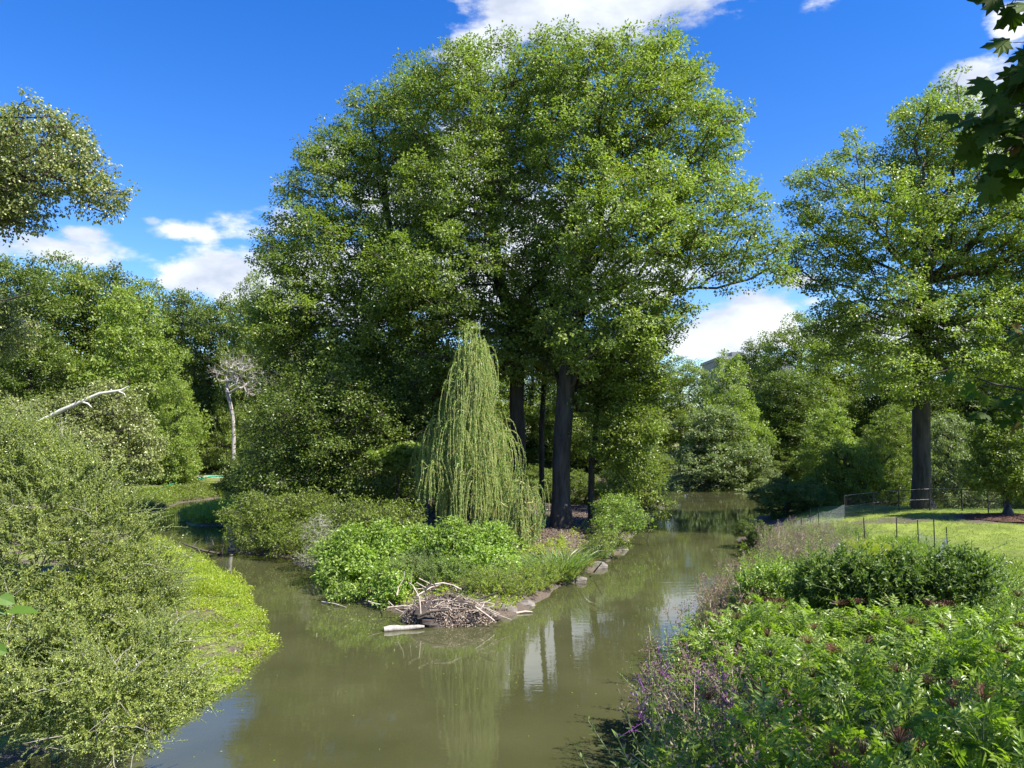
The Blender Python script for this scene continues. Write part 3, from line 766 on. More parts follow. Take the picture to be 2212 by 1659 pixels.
for k, px, Y, top, w, lab in [
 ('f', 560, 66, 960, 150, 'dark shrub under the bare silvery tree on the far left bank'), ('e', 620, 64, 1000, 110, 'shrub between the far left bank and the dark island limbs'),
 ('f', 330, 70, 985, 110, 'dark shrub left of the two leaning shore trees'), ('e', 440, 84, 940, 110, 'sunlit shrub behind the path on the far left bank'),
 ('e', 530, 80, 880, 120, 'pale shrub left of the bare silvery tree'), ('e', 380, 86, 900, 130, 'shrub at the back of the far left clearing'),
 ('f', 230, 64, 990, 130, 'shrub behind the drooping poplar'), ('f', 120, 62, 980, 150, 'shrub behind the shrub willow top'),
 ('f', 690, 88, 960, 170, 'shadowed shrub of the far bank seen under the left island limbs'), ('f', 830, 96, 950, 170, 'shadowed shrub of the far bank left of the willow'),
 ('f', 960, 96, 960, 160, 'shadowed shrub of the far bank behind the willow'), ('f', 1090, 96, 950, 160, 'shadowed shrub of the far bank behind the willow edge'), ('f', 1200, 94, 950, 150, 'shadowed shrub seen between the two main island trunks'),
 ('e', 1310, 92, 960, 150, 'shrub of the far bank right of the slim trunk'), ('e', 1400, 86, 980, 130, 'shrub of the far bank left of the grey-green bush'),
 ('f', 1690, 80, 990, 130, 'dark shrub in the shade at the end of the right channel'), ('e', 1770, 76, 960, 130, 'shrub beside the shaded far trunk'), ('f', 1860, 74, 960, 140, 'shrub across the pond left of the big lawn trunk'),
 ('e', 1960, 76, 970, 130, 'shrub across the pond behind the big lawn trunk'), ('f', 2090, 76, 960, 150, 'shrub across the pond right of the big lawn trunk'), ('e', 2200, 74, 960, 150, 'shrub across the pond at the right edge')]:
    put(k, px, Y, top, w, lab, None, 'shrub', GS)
for k, px, Y, top, w, lab in [('f', 980, 48, 1000, 130, 'added dark bush on the island behind the tall willow'), ('f', 1090, 50, 1010, 110, 'added dark bush behind the right edge of the tall willow'), ('f', 860, 46, 1000, 140, 'added dark bush left of the tall willow foot'),
 ('e', 1160, 54, 1010, 100, 'added bush between the two main island trunks'), ('e', 1250, 52, 1020, 90, 'added bush just right of the forked trunk'), ('f', 740, 44, 1010, 150, 'added dark bush under the low left limbs of the island'), ('e', 1330, 50, 1010, 90, 'added bush behind the slim island tree')]:
    put(k, px, Y, top, w * 1.15, lab, None, 'shrub', 'bushes added to darken the island interior')  # bushes added to block the brightly lit litter and keep the interior dark
# near-bank bushes seen over the lawn edge
for k, px, Y, top, w, lab in [
 ('f', 1690, 45, 1035, 130, 'low dark shrub on the right bank beside the narrow channel'), ('f', 1745, 47, 1040, 90, 'dark shrub at the left end of the chain-link fence'),
 ('e', 1820, 49, 960, 130, 'leafy shrub behind the left part of the chain-link fence'), ('e', 1890, 50, 960, 110, 'shrub behind the fence just left of the big trunk'),
 ('f', 1615, 35.5, 1118, 60, 'small dark shrub at the water edge left of the purple flowers'), ('f', 1640, 33, 1130, 56, 'dark low shrub at the foot of the flowering bank')]:
    put(k, px, Y, top, w * 1.1, lab, None, 'shrub', 'bushes on the right bank')

# bare silvery tree
b = on_ground(508, 66)
tr = np.array([at(508, 1000, 66), at(505, 940, 66), at(503, 900, 66), at(497, 870, 66), at(490, 845, 66)])
tr[0] = b
root = empty('dead_tree', b, 'bare silvery dead tree with a forked top on the far left bank', 'tree')
a = sample_lobes([lobe(497, 805, 66, 36, 28), lobe(560, 828, 66, 40, 26), lobe(525, 785, 66, 34, 18)], 120, .6, None, .3)
pos, par = grow(tr, 3, a, .3, .5)
mk('trunk', skeleton_mesh(pos, par, .16, .02, len(tr), .4, .12), [M['barkdead'], M['barkdead']], root, b)
tips = pos[-120:]
sprr = np.repeat(tips, 4, 0)
mk('twigs', [tubes(sprr, sprr + R.normal(size=sprr.shape) * [.45, .45, .35] + [0, 0, .12], .011, .006, 3, 0)], [M['barkdead'], M['barkdead']], root, b)
# grey buildings above the trees
def building(px, Y, top, wpx, label):
    x = (px - 1106) / FPX * Y; g = hz(x, Y); zt = at(px, top, Y)[2]; w = wpx / FPX * Y; d = 18
    r = empty('apartment_building', (x, Y, g), label, 'building')
    mk('wall', [box((0, 0, (zt - g) / 2), (w, d, zt - g))], [plain('grey_render', (.20, .20, .205), .8)], r, smooth=False)
    mk('roof', [box((0, 0, zt - g + .35), (w + .6, d + .6, .7)), box((w * .2, 0, zt - g + 1.6), (w * .25, 5, 1.8))], [plain('slate_roof', (.16, .17, .19), .7)], r, smooth=False)
    for i in range(int(w / 3.4)):
        for k in range(2):
            mk('window', [box((-w / 2 + 2 + i * 3.4, -d / 2 - .03, zt - g - 2.2 - k * 3.2), (1.5, .1, 1.6))], [plain('dark_glass', (.05, .06, .07), .15)], r, smooth=False)
building(1572, 190, 784, 70, 'grey flat-roofed building peeking over the pale waterside tree')
building(1668, 200, 792, 40, 'light grey building end showing between the treetops on the right')
# ---------------------------------------------------------------- weeping willow
def willow(name, label, Y, top, ybase, prof, n, seed, cx):
    rng = np.random.default_rng(seed)
    b = on_ground(cx, Y)
    root = empty(name, b, label, 'tree')
    # prof: list of (py, centre px, half width px)
    pr = np.array(prof, float)
    def env(py): return np.interp(py, pr[:, 0], pr[:, 1]), np.interp(py, pr[:, 0], pr[:, 2])
    starts = []
    lo, hi = pr[0, 0], pr[-1, 0]
    nc = max(8, n // 17)
    for i in range(nc):
        t = (i + rng.random()) / nc
        py = lo + (hi - lo) * .74 * t ** .9
        c, w = env(py)
        a = rng.uniform(0, 2 * math.pi); rr = w * rng.uniform(.2, 1.12) * (1 + .12 * math.sin(5 * a + py * .02))
        for j in range(17):
            g = rng.normal(size=3) * [11, 11, 16]
            q = at(c + rr * math.cos(a) + g[0], py + g[2], Y); q[1] += (rr * math.sin(a) + g[1]) / FPX * Y
            starts.append(q)
    starts = np.array(starts)
    tr = np.array([b] + [at(cx + dx_, ybase + (top - ybase) * f_, Y) for f_, dx_ in ((.15, -3), (.35, -8), (.55, -6), (.75, -4), (.9, -1), (.985, 2))])
    cid = np.arange(len(starts)) // 17; lens = rng.uniform(.9, 3.0, cid.max() + 1)
    sel = starts[rng.random(len(starts)) < .4]
    pos, par = grow(tr, 2, sel, .3, .9)
    wood = skeleton_mesh(pos, par, .16, .012, len(tr), .4, .06)
    # strands
    ml = []
    P_, D_, A_, B_, VV = [], [], [], [], []
    cv = rng.random(n)
    zmin = b[2] + .35
    lastc = -1
    for ci, q in zip(cid, starts):
        out_ = np.array([q[0] - at(cx, 900, Y)[0], q[1] - Y, 0]); out_ = out_ / (np.linalg.norm(out_) + 1e-6)
        ln = min(lens[ci] * rng.uniform(.6, 1.15), max(.5, q[2] - zmin))
        m = int(ln / .16) + 2
        t = np.linspace(0, 1, m)
        if ci != lastc: csway = rng.normal(size=2) * .11; lastc = ci
        sway = csway + rng.normal(size=2) * .07
        pts = q + out_ * (.42 * (1 - np.exp(-3 * t)) * min(1, ln / 2))[:, None]
        pts[:, 0] += sway[0] * np.sin(3 * t) * ln * .5 + .05 * np.sin(5 * t + q[0] * 7); pts[:, 1] += sway[1] * t * ln * .5
        pts[:, 2] += .22 * np.sin(math.pi * np.minimum(t * 2.2, 1)) * (t < .46) - ln * t ** 1.25
        A_.append(pts[:-1]); B_.append(pts[1:])
        nl = int(ln / .030)
        VV.append(np.full(nl, cv[ci]))
        tt = rng.random(nl)
        k = np.minimum((tt * (m - 1)).astype(int), m - 2); f = tt * (m - 1) - k
        P_.append(pts[k] * (1 - f)[:, None] + pts[k + 1] * f[:, None]); D_.append(pts[k + 1] - pts[k])
    A_ = np.concatenate(A_); B_ = np.concatenate(B_); P_ = np.concatenate(P_); D_ = norm(np.concatenate(D_))
    N_ = rng.normal(size=P_.shape); D2 = D_ * .8 + rng.normal(size=P_.shape) * .45; D2[:, 2] -= .35
    lf = leaves(P_, D2, N_ + np.array([0, 0, .3]), .115 * rng.uniform(.7, 1.2, len(P_)), .026, Q4, 0, np.clip(np.concatenate(VV) * .6 + rng.random(len(P_)) * .35, 0, .94))
    mk('trunk', wood, [M['barkd'], M['willowstem']], root, b)
    mk('crown', [lf, tubes(A_, B_, .009, .006, 3, 1)], [M['willow'], M['willowstem']], root, b, smooth=False)
    return root
willow('weeping_willow', 'narrow weeping willow with long hanging strands at the front of the island', 33, 735, 1168,
       [(736, 1026, 9), (790, 1020, 26), (860, 1012, 48), (940, 1004, 76), (1020, 1000, 88), (1090, 1000, 96), (1150, 998, 104)], 2100, 4, 1022)
willow('weeping_willow', 'small low weeping willow in shade, just right of the tall weeping willow', 31.5, 1045, 1195,
       [(1045, 1125, 22), (1090, 1133, 34), (1140, 1140, 36), (1200, 1140, 40)], 170, 5, 1133)

# ---------------------------------------------------------------- shoots: upright leafy stems
def shoots(starts, dirs, ln, nl, L, W, mi=0, tpl=Q4, bend=.3, rng=R, up=.3, out=.8, stem_r=.006, smi=1, w0=.12, opp=False):
    n = len(starts); ln = np.broadcast_to(np.asarray(ln, float), (n,))
    seg = 4
    t = np.linspace(0, 1, seg + 1)
    side = rng.normal(size=(n, 3)) * bend; side[:, 2] = -np.abs(side[:, 2]) * .6
    pts = starts[:, None] + dirs[:, None] * (ln[:, None] * t)[..., None] + side[:, None] * (ln[:, None] * t ** 2)[..., None]
    A_ = pts[:, :-1].reshape(-1, 3); B_ = pts[:, 1:].reshape(-1, 3)
    tt = np.tile((np.arange(nl) + .5) / nl, n) * (1 - w0) + w0 + rng.uniform(-.02, .02, n * nl)
    tt = np.clip(tt, 0, .999); who = np.repeat(np.arange(n), nl)
    k = (tt * seg).astype(int); f = (tt * seg - k)[:, None]
    P_ = pts[who, k] * (1 - f) + pts[who, k + 1] * f
    ax = norm(pts[who, k + 1] - pts[who, k])
    u, w = frames(ax)
    ang = np.tile(np.arange(nl) * (math.pi if opp else 2.4), n) + np.tile(np.arange(nl) // 2 * (1.57 if opp else 0), n) + who * 1.3
    rd = u * np.cos(ang)[:, None] + w * np.sin(ang)[:, None]
    D_ = rd * out + ax * (1.1 - out * .5) + rng.normal(size=rd.shape) * .18
    N_ = ax * .9 - rd * .3 + rng.normal(size=rd.shape) * .25; N_[:, 2] += up
    sc = (1.1 - .55 * np.clip(tt, 0, 1)) * rng.uniform(.75, 1.15, len(tt))
    lf = leaves(P_, D_, N_, L * sc, W * sc, tpl, mi, np.clip(rng.random(len(tt)) * .6 + .35 * tt, 0, .95))
    return lf, tubes(A_, B_, stem_r, stem_r * .6, 3, smi), pts[:, -1]

def shoot_shrub(name, label, cat, base, lobes, n, leafm, stemm='barkd', per=3, ln=.4, nl=14, L=.06, W=.02, tpl=Q4, up=.9, sep=.2, group=None, rb=.05, trunk_h=.5, out=.8, opp=False, surf=.8, seedmat=None, outward=.7, gap=0, bare=0):
    base = np.asarray(base, float)
    root = empty(name, base, label, cat, group)
    tips = sample_lobes(lobes, n, surf, None, sep, gap=gap)
    tr = np.array([base + (0, 0, -.15), base + (0, 0, trunk_h * .3), base + (0, 0, trunk_h)])
    pos, par = grow(tr, 1, tips, .5, .8)
    wood = skeleton_mesh(pos, par, rb, .006, len(tr), .3, .05)
    c = np.mean([l[0] for l in lobes], 0)
    st = np.repeat(tips, per, 0); dr = norm(st - c) * outward + R.normal(size=st.shape) * .45; dr[:, 2] += up
    lf, sm, ends = shoots(st, norm(dr), ln * (.45 + 1.1 * R.random(len(st)) ** 2), nl, L, W, 0, tpl, opp=opp, out=out)
    if bare:
        bi = R.integers(0, len(tips), bare); bd = norm(norm(tips[bi] - c) * .8 + R.normal(size=(bare, 3)) * .5 + [0, 0, .3])
        bl = R.uniform(.3, .75, bare)[:, None]; m_ = tips[bi] + bd * bl * .5; e_ = m_ + norm(bd + R.normal(size=bd.shape) * .25) * bl * .5
        wood += [tubes(tips[bi], m_, .006, .005, 4, 2), tubes(m_, e_, .005, .002, 4, 2), tubes(m_, m_ + norm(bd + R.normal(size=bd.shape) * .7) * bl * .35, .004, .002, 3, 2)]
    mk('stems', wood + [sm], [M[stemm], M['stem'], M['barkdead']], root, base)
    parts = [lf]; mats = [M[leafm]]
    mk('foliage', parts, mats, root, base, smooth=False)
    if seedmat:
        k = R.random(len(ends)) < .3
        e = np.repeat(ends[k], 26, 0) + R.normal(size=(k.sum() * 26, 3)) * [.05, .05, .07]
        mk('flowers', [leaves(e, R.normal(size=e.shape), R.normal(size=e.shape), .03, .02, Q4, 0)], [M[seedmat]], root, base, smooth=False)
    return root

# shrub willows on the left bank
shoot_shrub('shrub_willow', 'large pale shrub willow filling the left foreground, its top above the horizon', 'shrub', gp(60, 1560, .1) , [
    lobe(30, 1010, 12.5, 110, 110, 120), lobe(130, 1090, 12.5, 110, 110, 120), lobe(60, 1230, 12, 130, 140, 140), lobe(210, 1190, 12.5, 90, 110, 120), lobe(275, 1260, 12.8, 75, 80, 100), lobe(-90, 1050, 12.5, 130, 160), lobe(330, 1290, 13.2, 50, 75, 80),
    lobe(160, 1370, 12, 150, 120, 150)], 1650, 'sallow', 'stem', per=4, ln=.42, nl=16, L=.06, W=.03, sep=.15, rb=.06, surf=.8, gap=.75, bare=110)
shoot_shrub('shrub_willow', 'lower shrub willow leaning out over the water at the bottom left', 'shrub', gp(120, 1625, .1), [
    lobe(60, 1460, 10.8, 120, 110, 110), lobe(190, 1500, 10.8, 120, 90, 110), lobe(310, 1490, 11, 90, 70, 90), lobe(395, 1500, 11.2, 55, 40, 60), lobe(260, 1560, 10.7, 110, 50, 80), lobe(345, 1415, 11.6, 50, 60, 80), lobe(-60, 1500, 10.5, 110, 110)], 1050, 'sallow', 'stem', per=4, ln=.32, nl=14, L=.055, W=.028, sep=.14, rb=.05, surf=.75, up=.6, gap=.75, bare=110)

# ---------------------------------------------------------------- island shrubs
def shrub(name, label, base, lobes, n, leafm, cat='shrub', **kw):
    f = dict(R1=.3, sprays=7, per=9, rs=.13, L=.09, W=.045, tpl=L6, flat=.8, up=.6, droop=.15); f.update(kw.pop('fol', {}))
    b = np.asarray(base, float)
    tr = np.array([b + (0, 0, -.1), b + (0, 0, .12), b + (0, 0, .3)])
    return build_tree(name, label, cat, b, tr, 1, lobes, n, leafm, kw.pop('bark', 'barkd'), kw.pop('rb', .05), kw.pop('group', None), kw.pop('sep', .26), kw.pop('surf', .75), f, parts=('stems', 'foliage'), rtip=.006, flare=0, **kw)
def ig(px, Y): return on_ground(px, Y)
BL = dict(R1=.3, sprays=7, per=8, rs=.14, L=.125, W=.07, droop=.2)
shrub('knotweed_shrub', 'bright broad-leaved shrub at the left front of the island', ig(790, 27.5), [lobe(770, 1195, 27, 75, 50), lobe(830, 1180, 27.5, 60, 45), lobe(740, 1235, 26, 50, 40), lobe(800, 1240, 26, 70, 40)], 330, 'broad', fol=BL)
shrub('knotweed_shrub', 'bright broad-leaved shrub under the weeping willow strands', ig(1020, 27), [lobe(990, 1180, 26.5, 70, 45), lobe(1055, 1175, 27, 55, 45), lobe(1030, 1215, 26, 80, 35)], 290, 'broad', fol=BL)
shrub('knotweed_shrub', 'broad-leaved shrub between the two bright ones, partly shaded', ig(905, 28.5), [lobe(905, 1180, 28, 60, 38), lobe(900, 1215, 27, 65, 35)], 180, 'broad', fol=BL)
shrub('knotweed_shrub', 'low yellow-green shrub reaching the water left of the stick pile', ig(850, 24.6), [lobe(760, 1275, 24.6, 45, 20), lobe(850, 1262, 24, 55, 35), lobe(840, 1290, 23.5, 30, 14)], 150, 'broad', fol=dict(BL, L=.1, W=.06))
shrub('leafy_shrub', 'dim green shrub behind the bright broad-leaved ones, left of the willow foot', ig(800, 31.5), [lobe(780, 1120, 31, 75, 32), lobe(850, 1125, 31, 65, 35)], 190, 'mid', fol=dict(L=.1, W=.05, R1=.4))
shrub('leafy_shrub', 'wide dark olive shrub overhanging the left channel', ig(600, 35), [lobe(590, 1115, 34.5, 95, 48), lobe(560, 1150, 33.5, 60, 32), lobe(660, 1105, 34.5, 60, 42), lobe(640, 1160, 32.5, 60, 28)], 360, 'mid', fol=dict(L=.1, W=.05, R1=.45, per=11), sep=.36)
shrub('bramble', 'brownish bramble with bare curling twigs at the left edge of the bright shrubs', ig(700, 30.5), [lobe(700, 1160, 29.5, 42, 42), lobe(680, 1200, 28.6, 35, 25)], 170, 'grey', bark='barkdead', fol=dict(sprays=6, per=4, L=.07, W=.035))
shrub('leafy_shrub', 'sunlit small-leaved shrub at the water on the right shore of the island', ig(1335, 36.5), [lobe(1330, 1100, 36.5, 45, 32), lobe(1365, 1125, 36.5, 32, 24), lobe(1310, 1135, 35, 26, 20)], 200, 'broad', fol=dict(L=.09, W=.05, R1=.36), sep=.3)
shrub('leafy_shrub', 'dark shrub with branches drooping to the right channel water', ig(1400, 43), [lobe(1400, 1070, 42, 42, 36), lobe(1425, 1095, 41.5, 28, 18)], 190, 'mid', fol=dict(L=.11, W=.06, R1=.45), sep=.36)
shrub('leafy_shrub', 'low shrub on the stony right shore of the island', ig(1320, 32.5), [lobe(1325, 1165, 32.5, 36, 16), lobe(1290, 1178, 31, 22, 14)], 90, 'mid', fol=dict(L=.08, W=.045))
shrub('maple_sapling', 'small pale-leaved sapling glowing in the shade left of the willow', ig(860, 36), [lobe(845, 985, 35.5, 38, 10), lobe(880, 970, 35.5, 34, 10), lobe(860, 1000, 35.5, 28, 8)], 110, 'light', 'tree', fol=dict(L=.16, W=.15, tpl=STAR, R1=.35, flat=.35, up=1.2), sep=.3)
# pale herbs at the tip
for px, Y, lb, w, h_, mt in [(1120, 24.4, 'pale herbs right of the stick pile at the island tip', 60, 32, 'weed'), (1050, 23.6, 'bright weeds behind the stick pile', 50, 26, 'weed'), (960, 24.2, 'tall weeds standing behind the left half of the stick pile', 48, 34, 'broad'),
                             (1170, 25.6, 'yellow-green feathery weeds near the reeds', 36, 32, 'weed'), (1245, 29, 'low weeds along the stony right shore of the island', 34, 18, 'weed'), (1290, 31.5, 'small-leaved weeds growing over the shore rocks', 34, 20, 'broad'), (1215, 27, 'tuft of yellow-green weeds at the foot of the reeds', 32, 20, 'weed'), (890, 24.6, 'weeds with pinkish tops left of the dead stub', 44, 36, 'ironweed'),
                             (1010, 21.9, 'sprawling yellowish weed growing out of the stick pile', 26, 22, 'weed')]:
    b = ig(px, Y)
    yb = FPX * (HC - b[2]) / Y + 940
    shoot_shrub('weed_clump', lb, 'plant', b, [lobe(px, yb - h_ * .6, Y, w, h_ * .8, w * .8)], 130 if w > 30 else 60, mt, 'stem', per=3, ln=.34, nl=12, L=.075, W=.02, sep=.1, rb=.015, trunk_h=.08, up=1.3)
# reeds
def grass_clump(name, label, base, n, h, spread, mat, cat='grass clump', w=.022, group=None, seed=None, root=None):
    base = np.asarray(base, float)
    root = empty(name, base, label, cat, group)
    a = R.uniform(0, 6.28, n); r_ = np.sqrt(R.random(n)) * spread
    s0 = base + np.stack([r_ * np.cos(a), r_ * np.sin(a), np.zeros(n) - .05], 1)
    ln = h * R.uniform(.6, 1.1, n); ln_ = norm(np.stack([np.cos(a) * .4, np.sin(a) * .4, np.ones(n)], 1) + R.normal(size=(n, 3)) * .15)
    hd = norm(np.stack([np.cos(a), np.sin(a), np.zeros(n)], 1) + R.normal(size=(n, 3)) * .6 * [1, 1, 0])
    t = np.linspace(0, 1, 6)
    pts = s0[:, None] + ln_[:, None] * (ln[:, None] * t)[..., None] + hd[:, None] * (ln[:, None] * .45 * t ** 2.5)[..., None]; pts[..., 2] -= (ln[:, None] * .3 * t ** 4)
    sd = norm(np.cross(ln_, R.normal(size=(n, 3))))
    ww = w * np.array([.7, 1, 1, .8, .5, .04])
    Lp = pts - sd[:, None] * ww[None, :, None] / 2; Rp = pts + sd[:, None] * ww[None, :, None] / 2
    V = np.stack([Lp, Rp], 2).reshape(-1, 3)
    k = np.arange(5); f = np.stack([2 * k, 2 * k + 1, 2 * k + 3, 2 * k + 2], 1)
    F_ = (f[None] + (np.arange(n) * 12)[:, None, None]).reshape(-1, 4)
    mk('blades', [(V, F_, 0, np.repeat(R.random(n), 5))], [M[mat]], root, base)
    if seed:
        e = np.repeat(pts[:, -1][R.random(n) < .4], 22, 0); e = e + R.normal(size=e.shape) * [.04, .04, .09]
        mk('seedheads', [leaves(e, R.normal(size=e.shape) + [0, 0, 1], R.normal(size=e.shape), .045, .012, Q4, 0)], [M[seed]], root, base)
    return root
grass_clump('reed_clump', 'arching long-bladed reeds on the island, right of the small willow', ig(1200, 27.5), 190, 1.6, .8, 'reed', w=.035)
grass_clump('reed_clump', 'thinner reeds at the foot of the small weeping willow', ig(1160, 27), 90, 1.3, .45, 'reed', w=.03)

# ---------------------------------------------------------------- stick pile and log on the island tip
def c4(cx, cy, Y): return at((1450 + cx / 3.16) / 1.823, (2250 + cy / 3.16) / 1.823, Y)
pb = np.array([gp(975, 1325)[0], 21.75, 0])
pile = empty('stick_pile', pb, 'heap of dry sticks and dead leaves on the muddy island tip', 'stick pile')
th = np.linspace(0, 2 * math.pi, 41)[:-1]; V = []; F_ = []
for i, t in enumerate(np.linspace(0, 1, 9)):
    rr = np.sqrt(max(0, 1 - t ** 2)) if t < 1 else .02
    for a in th:
        b_ = 1 + .16 * math.sin(3 * a + 4 * t) + .1 * math.sin(7 * a + 9 * t)
        V.append((1.25 * rr * b_ * math.cos(a), .7 * rr * b_ * math.sin(a), -.12 + .78 * t * (1 + .1 * math.sin(5 * a))))
for i in range(8):
    for j in range(40): F_.append((i * 40 + j, i * 40 + (j + 1) % 40, (i + 1) * 40 + (j + 1) % 40, (i + 1) * 40 + j))
n = 9000
u = norm(R.normal(size=(n, 3))); u[:, 2] = np.abs(u[:, 2])
P_ = u * [1.27, .74, .70] * R.uniform(.93, 1.08, (n, 1)); P_[:, 2] -= .06
D_ = R.normal(size=(n, 3)); N_ = u + R.normal(size=(n, 3)) * .6
mk('mound', [(np.array(V), np.array(F_), 1, None), leaves(P_, D_, N_, .055 * R.uniform(.5, 1.3, n), .028, Q4, 0)], [M['debris'], plain('dark_wet_litter', (.05, .038, .03), .9)], pile, smooth=False)
def stick(pts, r0, r1, mat='stick'):
    P_ = np.array(pts, float) - pb
    q = np.array([P_[0] * (1 - t) + P_[-1] * t if len(P_) == 2 else None for t in ()]) if False else P_
    if len(q) == 2: q = np.array([q[0], q[0] * .6 + q[1] * .4 + R.normal(size=3) * .02, q[1]])
    mk('stick', polytube(q, np.linspace(r0, r1, len(q)), 6), [M[mat]], pile)
big = [([(655, 560), (640, 330), (560, 180), (500, 135)], .022, .008, 'stick'), ([(600, 305), (780, 200), (900, 165)], .022, .018, 'stick'), ([(830, 160), (930, 145), (1050, 170), (1160, 225)], .028, .018, 'stick'),
       ([(700, 240), (775, 160), (800, 60)], .035, .014, 'stickd'), ([(600, 140), (700, 195), (780, 225)], .022, .014, 'stick'), ([(630, 85), (760, 150), (860, 190)], .014, .009, 'stick'), ([(570, 225), (760, 220)], .016, .012, 'stick'),
       ([(1390, 345), (1500, 300), (1600, 268)], .028, .02, 'stickd'), ([(640, 550), (780, 500), (1000, 480)], .04, .025, 'stickd'), ([(1350, 400), (1560, 520), (1785, 602)], .016, .007, 'stick'), ([(1330, 440), (1500, 560), (1570, 615)], .03, .02, 'stick'),
       ([(1340, 420), (1640, 530)], .013, .01, 'stick'), ([(1360, 460), (1600, 560)], .013, .01, 'stick'), ([(1400, 390), (1580, 412)], .014, .01, 'stick'), ([(360, 300), (375, 200), (440, 90), (455, 0)], .026, .012, 'stick'), ([(530, 160), (545, 20)], .012, .01, 'stick'),
       ([(250, 370), (350, 470), (440, 510), (590, 540)], .014, .009, 'stick'), ([(240, 450), (430, 430), (560, 435), (640, 480)], .022, .012, 'stick'), ([(1520, 590), (1560, 480)], .011, .007, 'stick'), ([(1060, 160), (1100, 240)], .013, .01, 'stick'), ([(0, 370), (70, 395), (150, 410)], .018, .012, 'stick')]
for pl, r0, r1, mt in big:
    Yb = 21.0 if pl[0][0] > 600 else 22.0
    stick([c4(x, y, Yb + (.5 if y < 250 else 0)) for x, y in pl], r0, r1, mt)
for i in range(64):
    a = R.uniform(0, 6.28); c = np.array([1.15 * math.cos(a) * R.random() ** .4, .7 * math.sin(a) * R.random() ** .4, 0])
    zz = .66 * math.sqrt(max(0.02, 1 - (c[0] / 1.3) ** 2 - (c[1] / .8) ** 2)); c[2] = zz
    d = R.normal(size=3) * [1, .6, .2]; d = d / np.linalg.norm(d); ln = R.uniform(.25, .8)
    d[2] -= .25 * (abs(c[0]))
    stick([pb + c - d * ln / 2, pb + c + d * ln / 2 + (0, 0, .03)], R.uniform(.006, .018), .006, 'stick' if i % 4 else 'stickd')
l0, l1 = c4(195, 590, 20.6), c4(700, 600, 20.9); l0[2] = .04; l1[2] = .05
lg = empty('driftwood_log', l0, 'pale barkless log floating at the left foot of the stick pile', 'log')
q = [l0 * (1 - t) + l1 * t + np.array([0, .03 * math.sin(5 * t), .01 * math.sin(9 * t)]) for t in np.linspace(0, 1, 8)]
mk('log_body', polytube(np.array(q) - l0, [.075, .09, .085, .075, .07, .065, .055, .035], 12), [M['barkdead']], lg)
mk('cut_end', polytube(np.array([l0 + (-.005, 0, 0), l0 + (.004, 0, 0)]) - l0, [.07, .072], 12), [M['stickd']], lg)  # shade on the log's left end painted with the dark stick colour
def branch(name, label, pts, rr, mat, cat='branch', group=None, forks=()):
    pts = np.array(pts, float)
    r = empty(name, pts[0], label, cat, group)
    pp = polytube(pts - pts[0], rr, 7)
    for fp, fr in forks: pp += polytube(np.array(fp, float) - pts[0], fr, 5)
    mk('wood', pp, [M[mat]], r)
    return r
def wl(x, y, z=.03): return gp(x, y, z)
branch('floating_stick', 'thin pale stick floating left of the island tip', [wl(695, 1300), wl(722, 1304, .06), wl(748, 1312)], [.02, .022, .01], 'stick')
branch('floating_stick', 'mottled stick floating right of the stick pile', [wl(1115, 1324), wl(1135, 1321, .04), wl(1150, 1322)], [.03, .035, .02], 'stick')
branch('fallen_branch', 'dark branching deadwood lying in the left channel', [wl(478, 1196, .05), wl(440, 1190, .35), wl(405, 1178, .5), wl(388, 1170, .6)], [.07, .05, .035, .015], 'stickd',
       forks=[([wl(440, 1190, .35), wl(425, 1200, .15), wl(398, 1196, .2)], [.04, .03, .012]), ([wl(478, 1195, .05), wl(483, 1180, .35), wl(480, 1160, .55)], [.05, .035, .015]), ([wl(450, 1192, .3), wl(462, 1178, .6), wl(458, 1165, .7)], [.03, .02, .01]),
              ([wl(430, 1188, .4), wl(410, 1192, .3), wl(385, 1190, .3)], [.03, .02, .01]), ([wl(470, 1198, .03), wl(500, 1196, .05), wl(525, 1194, .03)], [.04, .03, .015]), ([wl(415, 1182, .45), wl(425, 1170, .6), wl(440, 1163, .6)], [.025, .015, .008])])
branch('fallen_branch', 'pale branch end sticking out from the left bank weeds', [wl(395, 1196, .35), wl(425, 1212, .25), wl(448, 1226, .12)], [.04, .032, .02], 'stick')
branch('fallen_branch', 'short pale branch above the left channel', [wl(352, 1182, .4), wl(378, 1184, .35), wl(390, 1180, .35)], [.05, .04, .03], 'stick')
branch('dead_stub', 'thin dark stub standing at the right end of the island tip', [wl(1082 + 0, 1290, .0) + np.array([.15, 0, 0]), at(1076, 1240, 22.9)], [.025, .012], 'stickd')
branch('leaning_stick', 'dark stick leaning out from the stony shore of the island', [wl(1283, 1236, .15), at(1300, 1215, 28.0)], [.03, .02], 'stickd')
